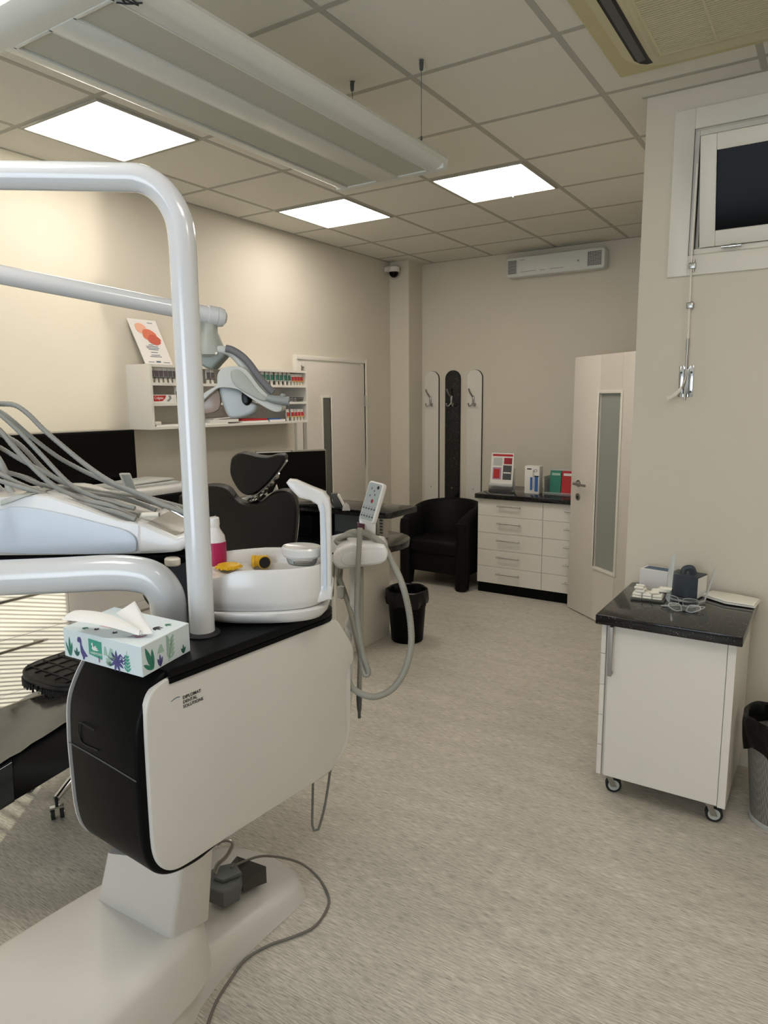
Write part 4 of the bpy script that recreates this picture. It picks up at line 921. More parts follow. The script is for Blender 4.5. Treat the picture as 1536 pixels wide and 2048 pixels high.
# lettering
to = V((-1.249,1.049,0.979)) - VV*.0; td = (V((-1.246,1.105,0.978)) - V((-1.249,1.049,0.979))); lx = td.normalized()
lx = UV_.copy(); o1 = V((-1.249,1.049,0.977)); so_ = -VV*-.003
for i, (s, px) in enumerate((('DIPLOMAT', (363, 1398)), ('DENTAL', (363, 1407)), ('SOLUTIONS', (363, 1416)))):
    o = o1 - VV*.0046 + ZV*(-.0112*i)
    text('brand_lettering', s, o, lx, ZV, .0112, ink_m, side, .0004, .00008 if i == 0 else 0, sx=.98)
b = nb(); a_ = V((-1.251,1.017,0.983)) - VV*.0044; tube(b, [a_, a_ + UV_*.012 + ZV*.004, a_ + UV_*.020 + ZV*.004, a_ + UV_*.024 + ZV*.0025], .0011, 6, 3, flat=.4); obj('brand_mark', b, slate_m, side)
# tall arch pole
pxy = V((-1.362,1.225,1.064))
arch = [pxy] + [V(p) for p in [(-1.357,1.223,1.224),(-1.352,1.227,1.546),(-1.349,1.228,1.815),(-1.349,1.228,2.003),(-1.349,1.228,2.078),(-1.356,1.224,2.129),(-1.377,1.21,2.176),(-1.416,1.185,2.195),(-1.461,1.156,2.189),(-1.537,1.107,2.174),(-1.627,1.048,2.158),(-1.718,0.989,2.141),(-1.88,0.884,2.111),(-2.054,0.772,2.077)]]
arch[0] = Vector((arch[1].x, arch[1].y, 1.064))
pole_pts = []
base = Vector((pxy.x, pxy.y, 0)); fac = lambda p: p
hx = pxy.dot(RV); ht = pxy.dot(HV)
def R_(s, t_, z): return RV*s + HV*t_ + ZV*z
topz = V((-1.416,1.185,2.193)).z
s0 = hx
pole_pts = [R_(s0, ht, 1.064), R_(s0, ht, 1.3), R_(s0, ht, 1.6), R_(s0, ht, 1.9), R_(s0-.001, ht, topz-.135), R_(s0-.014, ht, topz-.075), R_(s0-.045, ht, topz-.03), R_(s0-.09, ht, topz-.004), R_(s0-.15, ht, topz), R_(s0-.30, ht, topz+.004), R_(s0-.60, ht, topz+.01), R_(s0-.95, ht, topz+.014)]
b = nb(); tube(b, pole_pts, .0325, 28, 8); obj('lamp_arch', b, enamel_m, unit)
b = nb(); lathe(b, [(.046, 0), (.047, .004), (.042, .009), (.036, .010)], R_(s0, ht, 1.0635), 28); obj('arch_collar', b, rubber_m, unit)
# light arm pivoting from the arch end
pe = R_(s0-.95, ht, topz+.014)
ae = V((-1.839,1.788,1.956)); a_l = V((-2.169,1.169,2.054))
d_ = (a_l - ae).normalized(); a_far = ae + d_*.98
b = nb(); cyl(b, (pe.x, pe.y, pe.z+.05), (a_far.x, a_far.y, a_far.z-.06), .034); cyl(b, pe, Vector((pe.x, pe.y, pe.z)) + ZV*.05, .04); obj('arm_pivot', b, enamel_m, unit)
b = nb(); tube(b, [a_far, ae - (-d_)*.0], .0285, 24, 1); lathe(b, [(.0285, 0), (.033, .002), (.033, .012), (.030, .025), (.018, .034), (0, .037)], ae, 24, axis=-d_); lathe(b, [(.033, -.03), (.033, 0)], ae, 24, axis=-d_); obj('lamp_arm', b, enamel_m, unit)
# thick low arm
tk = V((-1.516,1.246,1.076)); tl = tk.dot(RV); tt = tk.dot(HV)
zt_ = V((-1.669,1.147,1.2)).z
arm = [R_(tl, tt, 1.063), R_(tl, tt, 1.10), R_(tl-.006, tt, 1.145), R_(tl-.035, tt, 1.185), R_(tl-.085, tt, zt_+.002), R_(tl-.16, tt, zt_+.006), R_(tl-.30, tt, zt_+.0), R_(tl-.50, tt, zt_-.006), R_(tl-.8, tt, zt_-.01)]
b = nb(); tube(b, arm, .052, 28, 8, flat=.9); obj('tray_arm', b, enamel_m, unit, ang=50)
b = nb(); pe2 = R_(tl-.8, tt, zt_-.01); cyl(b, pe2 - ZV*.06, pe2 + ZV*.12, .055); obj('tray_arm_pivot', b, enamel_m, unit)

# spittoon bowl -------------------------------------------------------
bt = 1.93
bc_ = V((-1.345,1.428,1.108)); sc, tc_ = bc_.dot(RV), bc_.dot(HV)
b0 = 1.064
def bowl_ring(k_s, k_t, z, ds=0, dz=None, n=48, sq=2.6):
    out = []
    for k in range(n):
        a = 2*PI*k/n; ca, sa = math.cos(a), math.sin(a)
        e = 2/sq; x = math.copysign(abs(ca)**e, ca)*k_s; y = math.copysign(abs(sa)**e, sa)*k_t
        zz = z + (dz(x, y) if dz else 0)
        out.append(R_(sc + x + ds, tc_ + y, zz))
    return out
bs, btt = .193, .125
lipz = lambda x, y: (-.018*max(0, min(1, (-x-.045)/.05)) if y < .03 else .010) - .012*max(0, -x/.19)
b = nb()
loft(b, [bowl_ring(.13, .08, b0+.002, .02), bowl_ring(.168, .10, b0+.008, .012), bowl_ring(.190, .118, b0+.024, .004), bowl_ring(.196, .122, b0+.040, .002), bowl_ring(.190, .118, b0+.044)]); obj('bowl_foot', b, plastic_m, unit, ang=60)
b = nb()
loft(b, [bowl_ring(.10, .06, b0+.043), bowl_ring(.172, .108, b0+.043), bowl_ring(.186, .118, b0+.050), bowl_ring(.193, .124, b0+.075), bowl_ring(.193, .125, b0+.155, 0, lipz), bowl_ring(.190, .122, b0+.161, 0, lipz), bowl_ring(.181, .113, b0+.159, 0, lipz), bowl_ring(.178, .110, b0+.150, 0, lipz), bowl_ring(.170, .103, b0+.128), bowl_ring(.10, .06, b0+.118), bowl_ring(.03, .02, b0+.117)]); bowl = obj('spittoon_bowl', b, plastic_m, unit, ang=60)
# yellow strainer and yellow plugs
yp = V((-1.446,1.411,1.195)); b = nb(); lathe(b, [(.028, 0), (.034, .004), (.034, .012), (.027, .013), (.022, .006), (0, .006)], (yp.x, yp.y, b0+.127), 28, sy=.9)
for k in range(14):
    a = 2*PI*k/14; cyl(b, (yp.x+.03*math.cos(a), yp.y+.03*math.sin(a), b0+.134), (yp.x+.040*math.cos(a), yp.y+.040*math.sin(a), b0+.132), .0022)
lathe(b, [(.022, -.020), (.028, -.012)], (yp.x, yp.y, b0+.150), 16)
obj('strainer_basket', b, yellow_m, None, label='yellow toothed strainer lying in the left of the white bowl', category='strainer')
yq = V((-1.39,1.483,1.213)); b = nb(); zq = b0+.141
cyl(b, Vector((yq.x, yq.y, zq)) - RV*.026, Vector((yq.x, yq.y, zq)) + RV*.020 + HV*.006, .0165)
lathe(b, [(.019, 0), (.019, .008), (.012, .008), (.011, -.004)], Vector((yq.x, yq.y, zq)) + RV*.012 - HV*.012, 20, axis=RV*.5 - HV)
lathe(b, [(.0185, -.003), (.0185, .004)], Vector((yq.x, yq.y, zq)) - RV*.018, 20, axis=RV)
yb_ = obj('yellow_cup_pair', b, yellow_m, None, label='yellow double plug lying in the middle of the white bowl', category='plug')
b = nb(); lathe(b, [(.0145, 0), (.0165, 0), (.0165, .0015), (.0145, .0015)], Vector((yq.x, yq.y, zq)) + RV*.012 - HV*.012 + (RV*.5-HV).normalized()*.0085, 20, axis=RV*.5 - HV); obj('seal_ring', b, rubber_m, yb_)
# magenta bottle behind the bowl
bq = V((-1.515,1.426,1.223)); t = thing('disinfectant_bottle', 'white bottle with magenta label standing behind the bowl, half hidden by the arch pole', 'bottle', (bq.x, bq.y, b0)); zz = b0
topz_b = V((-1.511,1.429,1.333)).z - zz
b = nb(); lathe(b, [(.030, 0), (.033, .004), (.033, topz_b-.075), (.030, topz_b-.055), (.018, topz_b-.035), (.0145, topz_b-.022)], (bq.x, bq.y, zz), 28); bd = obj('body', b, plastic_m, t)
b = nb(); lathe(b, [(.0165, topz_b-.027), (.0175, topz_b-.02), (.0165, topz_b-.002), (.014, topz_b)], (bq.x, bq.y, zz), 24); obj('cap', b, plastic_m, t)
b = nb(); lathe(b, [(.0336, topz_b-.14), (.0336, topz_b-.072)], (bq.x, bq.y, zz), 28); obj('label_band', b, magenta_m, bd)
# glass filler lid, cup arm and tall hook-shaped spout
ck = V((-1.236,1.487,1.254)); b = nb()
lathe(b, [(.054, 0), (.060, .006), (.061, .024), (.057, .029), (.045, .025), (0, .024)], (ck.x, ck.y, V((-1.236,1.487,1.237)).z), 36, sy=.8); obj('cup_holder_lid', b, plastic_m, unit)
b = nb(); cz = V((-1.236,1.487,1.237)).z
lathe(b, [(.040, -.022), (.044, -.018), (.050, .002), (.048, .002), (.042, -.018), (0, -.018)], (ck.x, ck.y, cz), 28, sy=.8); obj('clear_cup', b, clear_m, unit)
sp = 1.86
pts = [V(p) for p in [(-1.159,1.466,1.127),(-1.132,1.483,1.126),(-1.131,1.483,1.239),(-1.13,1.484,1.376),(-1.134,1.482,1.406),(-1.147,1.473,1.425),(-1.173,1.457,1.437),(-1.208,1.434,1.456),(-1.223,1.424,1.458),(-1.229,1.421,1.45),(-1.22,1.426,1.434),(-1.207,1.435,1.417),(-1.2,1.439,1.409),(-1.176,1.455,1.402),(-1.16,1.465,1.39),(-1.155,1.468,1.37),(-1.155,1.468,1.322),(-1.156,1.468,1.225)]]
b = nb(); prism(b, pts, HV*.045, .005, 3); obj('filler_arm', b, plastic_m, unit)
b = nb(); prism(b, [(-1.146,1.47,1.397),(-1.142,1.473,1.383),(-1.14,1.474,1.281),(-1.141,1.473,1.156),(-1.148,1.469,1.156),(-1.147,1.47,1.281),(-1.149,1.469,1.377)], HV*.004); obj('filler_groove', b, coolplastic_m, unit)
b = nb(); prism(b, chaikin([(-1.251,1.406,1.128),(-1.182,1.451,1.136),(-1.158,1.466,1.144),(-1.158,1.466,1.172),(-1.13,1.484,1.172),(-1.13,1.484,1.141),(-1.14,1.478,1.124),(-1.194,1.443,1.11),(-1.251,1.406,1.105)]), HV*.10, .005); obj('bowl_bracket', b, plastic_m, unit)

# assistant's suction holder ------------------------------------------
st = 2.12
b = nb(); prism(b, sm([(-1.266,1.706,1.217),(-1.24,1.723,1.226),(-1.162,1.773,1.225),(-1.147,1.783,1.215),(-1.141,1.787,1.196),(-1.147,1.783,1.174),(-1.165,1.771,1.162),(-1.215,1.739,1.156),(-1.262,1.709,1.148),(-1.281,1.696,1.16),(-1.286,1.693,1.187),(-1.279,1.698,1.206)], 3), HV*.16, .012, 4); hold = obj('suction_holder', b, plastic_m, unit, ang=45)
b = nb(); prism(b, sm([(-1.249,1.714,1.2),(-1.2,1.746,1.208),(-1.158,1.773,1.211),(-1.146,1.782,1.203),(-1.144,1.782,1.184),(-1.156,1.775,1.172),(-1.2,1.746,1.164),(-1.242,1.719,1.161),(-1.26,1.707,1.17),(-1.262,1.706,1.185)], 3), HV*.01, .003, 2); obj('holder_face', b, plastic_m, hold)
b = nb(); prism(b, [(-1.408,1.829,1.198),(-1.344,1.87,1.217),(-1.303,1.897,1.212),(-1.247,1.933,1.184),(-1.238,1.938,1.17),(-1.359,1.86,1.151),(-1.402,1.833,1.163)], ZV*.02, .006); obj('holder_neck', b, plastic_m, unit)
# supporting upright
b = nb(); prism(b, [(-1.278,1.77,1.148),(-1.246,1.79,1.148),(-1.249,1.789,1.066),(-1.256,1.784,0.983),(-1.272,1.773,0.896),(-1.283,1.766,0.814),(-1.296,1.758,0.831),(-1.294,1.76,0.933),(-1.28,1.768,1),(-1.278,1.77,1.066)], HV*.05, .006, 3); obj('holder_upright', b, plastic_m, unit)
b = nb(); prism(b, [(-1.283,1.743,0.948),(-1.262,1.756,0.926),(-1.265,1.755,0.702),(-1.271,1.75,0.633),(-1.286,1.741,0.581),(-1.292,1.737,0.703)], HV*.12, .008, 3); obj('upright_socket', b, plastic_m, unit)
# remote panel
b = nb(); prism(b, [(-1.261,1.804,1.29),(-1.24,1.818,1.296),(-1.216,1.834,1.29),(-1.219,1.831,1.192),(-1.257,1.807,1.192)], HV*.03, .005); obj('remote_stem', b, plastic_m, unit)
ro = V((-1.235,1.762,1.3)); rx = (V((-1.182,1.76,1.292)) - ro); ry = V((-1.215,1.798,1.421)) - ro
rn = rx.cross(ry).normalized(); rn = -rn
t2 = bmesh.new()
def rr2(w, hh_, r, n=5):
    out = []
    for cx, cy, a0 in ((w-r, hh_-r, 0), (r, hh_-r, 90), (r, r, 180), (w-r, r, 270)):
        for k in range(n+1): a = math.radians(a0 + 90*k/n); out.append((cx + r*math.cos(a), cy + r*math.sin(a)))
    return out
rw, rh = rx.length*1.05, ry.length; rxn, ryn = rx.normalized(), ry.normalized()
b = nb(); prism(b, [ro + rxn*a + ryn*c for a, c in rr2(rw, rh, .009)], rn*.022, .004, 3); rem = obj('remote_panel', b, plastic_m, unit, ang=45)
ff = -rn*.0006
b = nb(); prism(b, [ro + ff + rxn*(a+.004) + ryn*(c+.005) for a, c in rr2(rw-.008, rh-.010, .006)], rn*.003); face = obj('remote_face', b, mat('remote_face_grey', '#9fa6a6', .35), rem)
b = nb()
for j in range(2):
    for i in range(5):
        c0 = ro + ff*2 + rxn*(.008 + i*(rw-.016)/4) + ryn*(.018 + j*.024); lathe(b, [(.0022, 0), (.0030, 0), (.0030, .0006), (.0022, .0006)], c0, 10, axis=-rn)
        fbox(b, c0 - rxn*.001 + ryn*.006, rxn*.002, ryn*.002, rn*.001)
for i, j in ((.3, .62), (.6, .66), (.5, .75), (.3, .8)): fbox(b, ro + ff*2 + rxn*rw*i + ryn*rh*j, rxn*.003, ryn*.006, rn*.001)
obj('key_symbol', b, dgrey_m, face)
b = nb(); prism(b, [ro + ff*3 + rxn*(rw*.56 + .004*math.cos(k)) + ryn*(rh*.52 + .0065*math.sin(k)) for k in [i*PI/6 for i in range(12)]], rn*.001); obj('red_key', b, dred_m, face)
b = nb(); prism(b, [ro + ff*3 + rxn*(rw*.72 + .004*math.cos(k)) + ryn*(rh*.87 + .0055*math.sin(k)) for k in [i*PI/6 for i in range(12)]], rn*.001); obj('dark_key', b, ink_m, face)
b = nb(); prism(b, [(-1.261,1.793,1.282),(-1.241,1.806,1.277),(-1.241,1.805,1.256),(-1.261,1.792,1.263)], HV*.02, .003); obj('stem_socket', b, socketred_m, unit, label='dark crimson socket')
# suction hoses
def hose(name, pts, r, m=hose2_m, rib=.0045, parent=unit, seg=12):
    b = nb(); tube(b, pts, r, seg, 10, rough=rib); return obj(name, b, m, parent, ang=80)
hose('suction_hose', [(-1.196,1.716,1.284),(-1.199,1.714,1.232),(-1.202,1.711,1.169),(-1.206,1.709,1.075),(-1.207,1.708,1.011),(-1.201,1.712,0.947),(-1.192,1.718,0.882),(-1.182,1.725,0.841),(-1.179,1.726,0.821),(-1.188,1.721,0.816),(-1.199,1.725,0.837),(-1.229,1.742,0.9),(-1.278,1.77,1),(-1.322,1.789,1.072),(-1.362,1.811,1.113),(-1.379,1.824,1.134)], .0088)
hose('suction_hose', [(-1.332,1.807,1.213),(-1.311,1.796,1.235),(-1.275,1.795,1.251),(-1.228,1.802,1.248),(-1.172,1.803,1.219),(-1.129,1.807,1.151),(-1.09,1.796,1.087),(-1.075,1.806,0.998),(-1.067,1.799,0.913),(-1.078,1.78,0.835),(-1.104,1.751,0.781),(-1.139,1.716,0.759),(-1.175,1.694,0.763),(-1.216,1.691,0.778),(-1.259,1.711,0.804)], .0108)
hose('suction_hose', [(-1.309,1.773,1.209),(-1.324,1.764,1.223),(-1.299,1.78,1.239),(-1.259,1.806,1.238),(-1.217,1.833,1.208),(-1.203,1.842,1.192)], .008)
hose('drain_hose', [(-1.235,1.774,1.146),(-1.235,1.774,1.039),(-1.238,1.772,0.906),(-1.242,1.769,0.805),(-1.245,1.767,0.709)], .0085)
b = nb(); q = V((-1.245,1.767,0.709)); lathe(b, [(.008, .03), (.0095, .0), (.008, -.035), (.005, -.05), (.0055, -.068), (.003, -.07)], q, 14); obj('hose_tip', b, dgrey_m, unit)
for pts_ in ([(-1.342,1.776,1.148),(-1.346,1.773,1.089),(-1.35,1.771,1.03)], [(-1.341,1.8,1.134),(-1.345,1.798,1.084),(-1.343,1.799,1.023)], [(-1.339,1.814,1.132),(-1.342,1.811,1.064),(-1.34,1.813,1.013)]):
    hose('instrument_hose', pts_, .0052, rib=.006)
b = nb(); q = V((-1.314,1.77,1.053)); lathe(b, [(.011, .02), (.012, 0), (.011, -.015), (.007, -.018)], q, 14); obj('hose_coupling', b, lightgrey_m, unit)
hose('drain_loop', [(-1.3,1.589,0.517),(-1.303,1.587,0.424),(-1.306,1.585,0.347),(-1.303,1.587,0.321),(-1.296,1.591,0.314),(-1.288,1.596,0.329),(-1.274,1.606,0.389),(-1.262,1.614,0.466),(-1.252,1.619,0.533),(-1.233,1.632,0.575),(-1.226,1.66,0.631)], .0042, cable_m, .02)

# delivery head with instrument hoses ---------------------------------
dl = thing('delivery_unit', 'white dentist delivery head with grey hoses, left of the arch pole', 'delivery unit', V((-1.923,1.197,1.263)))
b = nb(); prism(b, sm([(-2.497,0.731,1.272),(-2.464,0.752,1.344),(-2.281,0.871,1.385),(-2.078,1.002,1.397),(-1.97,1.072,1.404),(-1.886,1.126,1.409),(-1.828,1.163,1.39),(-1.705,1.243,1.336),(-1.658,1.274,1.325),(-1.569,1.331,1.278),(-1.54,1.35,1.287),(-1.539,1.351,1.267),(-1.561,1.336,1.244),(-1.634,1.289,1.237),(-1.815,1.172,1.235),(-2.116,0.977,1.235),(-2.452,0.76,1.239)], 3), HV*.30, .022, 4); obj('head_shell', b, plastic_m, dl, ang=50)
b = nb(); prism(b, sm([(-2.379,0.797,1.272),(-2.347,0.818,1.344),(-2.155,0.943,1.368),(-1.977,1.058,1.369),(-1.957,1.07,1.376),(-1.905,1.104,1.374),(-1.823,1.157,1.354),(-1.733,1.216,1.324),(-1.683,1.248,1.306),(-1.661,1.262,1.284),(-1.66,1.263,1.258),(-1.673,1.255,1.242),(-1.771,1.191,1.239),(-1.939,1.082,1.242),(-2.058,1.005,1.25),(-2.226,0.896,1.247),(-2.37,0.804,1.249)], 3), HV*.03, .006, 3); obj('side_cover', b, coolplastic_m, dl, ang=45)
b = nb(); prism(b, [(-1.643,1.259,1.333),(-1.625,1.271,1.327),(-1.553,1.318,1.287),(-1.515,1.343,1.303),(-1.516,1.342,1.274),(-1.546,1.323,1.247),(-1.644,1.259,1.242),(-1.647,1.257,1.281)], HV*.30, .012, 4); obj('front_module', b, plastic_m, dl, ang=45)
fp = [V((-1.635,1.283,1.323)), V((-1.566,1.327,1.286))]
b = nb(); prism(b, [fp[0] - ZV*.001, fp[1] - ZV*.001, fp[1] + HV*.20 + RV*.02 - ZV*.001, fp[0] + HV*.22 - ZV*.001], ZV*.006, .002); obj('touch_panel', b, mat('warm_grey_touch_panel', '#a39f95', .35), dl)
b = nb(); prism(b, [(-2.392,0.834,1.231),(-1.561,1.372,1.228),(-1.567,1.368,1.204),(-1.612,1.339,1.187),(-2.397,0.831,1.19)], HV*.2, .01); obj('underside_tray', b, black_m, dl)
b = nb(); prism(b, [(-1.973,1.058,1.396),(-1.936,1.082,1.411),(-1.9,1.105,1.411),(-1.949,1.073,1.389),(-1.974,1.057,1.38)], HV*.25, .004); obj('top_hood', b, lightgrey_m, dl)
b = nb(); q1, q2 = V((-1.664,1.294,1.346)), V((-1.623,1.32,1.347)); cyl(b, q1, q2, .0075); obj('syringe_tip', b, frame_m, dl)
b = nb(); d_ = (q2-q1).normalized(); cyl(b, q2 - d_*.001, q2 + d_*.0015, .0055); obj('syringe_bore', b, tan_m, dl)
def hz(pts): 
    return [V(p) for p in pts]
HS = [
 [(-2.185,1.111,1.668),(-2.11,1.16,1.665),(-2.072,1.184,1.66),(-2.041,1.204,1.633),(-2.008,1.226,1.589),(-1.962,1.255,1.538),(-1.913,1.287,1.486),(-1.852,1.303,1.448),(-1.797,1.315,1.423),(-1.717,1.343,1.393),(-1.662,1.366,1.367),(-1.593,1.399,1.341)],
 [(-2.213,1.141,1.677),(-2.152,1.18,1.642),(-2.121,1.2,1.613),(-2.075,1.23,1.561),(-2.015,1.269,1.503),(-1.964,1.302,1.467),(-1.9,1.319,1.441),(-1.832,1.34,1.414),(-1.733,1.38,1.38),(-1.627,1.424,1.352)],
 [(-2.119,1.106,1.677),(-2.073,1.136,1.634),(-2.032,1.162,1.587),(-1.985,1.193,1.522),(-1.941,1.222,1.459),(-1.907,1.243,1.42),(-1.828,1.247,1.397),(-1.773,1.271,1.379),(-1.704,1.303,1.361)],
 [(-2.081,1.095,1.619),(-2.047,1.117,1.589),(-2.019,1.136,1.543),(-1.975,1.163,1.482),(-1.937,1.188,1.436),(-1.895,1.216,1.401),(-1.827,1.224,1.386),(-1.756,1.258,1.37),(-1.683,1.293,1.333)],
 [(-2.177,1.14,1.557),(-2.141,1.164,1.534),(-2.094,1.194,1.498),(-2.046,1.225,1.466),(-1.998,1.256,1.433),(-1.962,1.279,1.413),(-1.883,1.307,1.399),(-1.8,1.337,1.381),(-1.703,1.375,1.346)],
 [(-2.132,1.122,1.462),(-2.107,1.138,1.459),(-2.068,1.163,1.455),(-2.011,1.2,1.426),(-1.946,1.242,1.41),(-1.881,1.284,1.397),(-1.816,1.326,1.384),(-1.734,1.379,1.353)],
 [(-2.061,1.084,1.469),(-2.037,1.1,1.463),(-1.992,1.129,1.434),(-1.93,1.169,1.404),(-1.853,1.219,1.372),(-1.774,1.27,1.352),(-1.7,1.318,1.338)],
 [(-2.042,1.073,1.456),(-2.018,1.088,1.446),(-1.957,1.128,1.422),(-1.881,1.177,1.395),(-1.803,1.227,1.371),(-1.724,1.255,1.354),(-1.668,1.279,1.333)],
 [(-2.211,1.166,1.485),(-2.186,1.182,1.462),(-2.11,1.231,1.433),(-2.048,1.272,1.389),(-1.969,1.322,1.381),(-1.864,1.39,1.38),(-1.799,1.433,1.369),(-1.761,1.457,1.34)],
 [(-2.243,1.193,1.584),(-2.217,1.209,1.571),(-2.167,1.242,1.536),(-2.101,1.285,1.448),(-2.031,1.33,1.4),(-1.965,1.373,1.383),(-1.872,1.433,1.371),(-1.78,1.492,1.328)],
]
for i, pts_ in enumerate(HS): hose('instrument_hose', [V(pts_[0]) - RV*.11] + pts_, .0072 if i % 3 else .0082, hose_m, .006, dl, 10)
b = nb(); prism(b, [(-2.211,0.951,1.706),(-2.141,0.997,1.705),(-2.11,1.017,1.593),(-2.125,1.007,1.415),(-2.243,0.931,1.38)], HV*.18, .01, 3); obj('hose_bridge', b, plastic_m, dl)
for pts_ in ([(-2.136,1.119,1.559),(-2.104,1.14,1.492),(-2.09,1.149,1.446),(-2.088,1.15,1.416),(-2.077,1.157,1.39)], [(-2.195,1.153,1.433),(-2.165,1.172,1.393),(-2.159,1.176,1.362)], [(-2.165,1.1,1.364),(-2.126,1.126,1.378),(-2.087,1.151,1.393)]):
    b = nb(); tube(b, pts_, .010, 12, 5); obj('whip_arm', b, lightgrey_m, dl)
for pts_ in ([(-1.656,1.37,1.363),(-1.632,1.386,1.345),(-1.6,1.406,1.323)], [(-1.661,1.403,1.361),(-1.64,1.416,1.349),(-1.613,1.434,1.33)]):
    b = nb(); tube(b, pts_, .0055, 10, 4); obj('handpiece', b, chrome_m, dl)
b = nb(); q = V((-1.573,1.317,1.217)); q.z -= .012; lathe(b, [(.022, 0), (.025, .004), (.025, .018), (.020, .022)], q, 24, sy=.8); obj('knob', b, frame_m, dl)
b = nb(); prism(b, [(-2.5,0.728,1.239),(-2.296,0.861,1.237),(-2.307,0.854,1.137),(-2.512,0.721,1.139)], HV*.15, .01); obj('arm_joint', b, plastic_m, dl)

# operating lamp -------------------------------------------------------
lp = thing('operating_lamp', 'grey-white dental operating lamp head with curved handles hanging from the lower tube', 'lamp', V((-1.792,1.818,1.74)))
LT = 2.5
def lpx(pts): return [V(p) for p in pts]
q = V((-1.861,1.773,1.951)); 
b = nb(); lathe(b, [(.030, .01), (.0295, -.05), (.031, -.052), (.052, -.105), (.055, -.125), (.03, -.14)], q, 28); obj('neck', b, sage_m, lp, ang=50)
b = nb(); prism(b, [(-1.889,1.708,1.84),(-1.811,1.758,1.84),(-1.789,1.773,1.825),(-1.807,1.761,1.803),(-1.828,1.747,1.777),(-1.845,1.736,1.779),(-1.89,1.707,1.816)], HV*.09, .008, 3); y_ = obj('yoke', b, mat('deep_sage_plastic', '#7b837e', .4), lp)
b = nb(); prism(b, [(-1.844,1.729,1.83),(-1.805,1.754,1.833),(-1.808,1.752,1.825),(-1.843,1.729,1.824)], HV*.004); obj('yoke_sticker', b, paper_m, y_)
b = nb(); tube(b, [(-1.832,1.757,1.838),(-1.81,1.771,1.841),(-1.787,1.786,1.837),(-1.767,1.798,1.82),(-1.745,1.813,1.788),(-1.712,1.834,1.744),(-1.679,1.856,1.696),(-1.669,1.862,1.687)], .0145, 12, 8, flat=.7); obj('front_handle_bar', b, lightgrey_m, lp)
b = nb(); tube(b, [(-1.782,1.771,1.845),(-1.765,1.782,1.84),(-1.739,1.799,1.821),(-1.717,1.813,1.794),(-1.691,1.83,1.75),(-1.668,1.845,1.716),(-1.651,1.856,1.695)], .0125, 12, 8, flat=.8); obj('grip_pad', b, mat('charcoal_grip', '#66676a', .5), lp)
head = [(-1.859,1.704,1.652),(-1.849,1.71,1.684),(-1.831,1.722,1.702),(-1.803,1.74,1.722),(-1.8,1.742,1.752),(-1.791,1.748,1.772),(-1.773,1.759,1.782),(-1.744,1.778,1.785),(-1.723,1.791,1.778),(-1.705,1.803,1.758),(-1.681,1.819,1.717),(-1.653,1.837,1.683),(-1.628,1.853,1.663),(-1.616,1.86,1.646),(-1.623,1.856,1.63),(-1.644,1.842,1.632),(-1.682,1.818,1.657),(-1.719,1.794,1.687),(-1.741,1.78,1.705),(-1.767,1.763,1.712),(-1.796,1.744,1.712),(-1.816,1.731,1.697),(-1.841,1.715,1.672)]
b = nb(); prism(b, sm(head, 3), HV*.10, .012, 4); obj('reflector_shell', b, lightgrey_m, lp, ang=45)
b = nb(); prism(b, sm([(-1.756,1.764,1.768),(-1.733,1.779,1.772),(-1.711,1.794,1.748),(-1.681,1.813,1.701),(-1.655,1.829,1.675),(-1.667,1.822,1.665),(-1.704,1.798,1.687),(-1.738,1.776,1.711),(-1.754,1.765,1.735)], 3), HV*.02, .004, 2); obj('shell_inset', b, sage_m, lp, ang=45)
b = nb(); prism(b, sm([(-1.807,1.755,1.716),(-1.769,1.779,1.713),(-1.744,1.796,1.701),(-1.726,1.808,1.67),(-1.7,1.824,1.653),(-1.708,1.819,1.629),(-1.729,1.805,1.616),(-1.761,1.784,1.607),(-1.784,1.77,1.613),(-1.798,1.761,1.651)], 3), HV*.09, .016, 4); obj('light_head', b, mat('cool_grey_plastic', '#a4abad', .35), lp, ang=50)
b = nb(); prism(b, sm([(-1.739,1.796,1.694),(-1.724,1.805,1.693),(-1.712,1.813,1.675),(-1.717,1.81,1.657),(-1.729,1.802,1.652),(-1.74,1.795,1.666)], 3), HV*.02, .003); obj('sensor_window', b, screen_m, lp)
b = nb(); prism(b, sm([(-1.879,1.714,1.672),(-1.84,1.74,1.702),(-1.812,1.758,1.705),(-1.808,1.76,1.666),(-1.816,1.755,1.637),(-1.846,1.736,1.625),(-1.878,1.715,1.627)], 2), HV*.02, .006); obj('reflector_face', b, tan_m, lp)
b = nb(); tube(b, [(-1.659,1.833,1.678),(-1.636,1.848,1.67),(-1.596,1.874,1.664)], [.012, .016], 14, 4); q = V((-1.613,1.863,1.685)); lathe(b, [(.008, -.02), (.010, 0), (.006, .006)], q, 14); obj('end_knob', b, grey_m, lp)

# tissue box -----------------------------------------------------------
T0, T1, T3 = V((-1.251,0.947,1.064)), V((-1.525,0.938,1.064)), V((-1.291,1.12,1.064))
for q in (T0, T1, T3): q.z = 1.0645
tb_ = thing('tissue_box', 'pale blue printed tissue box with tissue pulled out, on the dental unit corner', 'tissue box', (T0+T1)/2 + (T3-T0)/2)
bh = .071; eL, eR = T1-T0, T3-T0
b = nb(); fbox(b, T0, eL, eR, ZV*bh, .0012, 1); card = obj('carton', b, boxw_m, tb_)
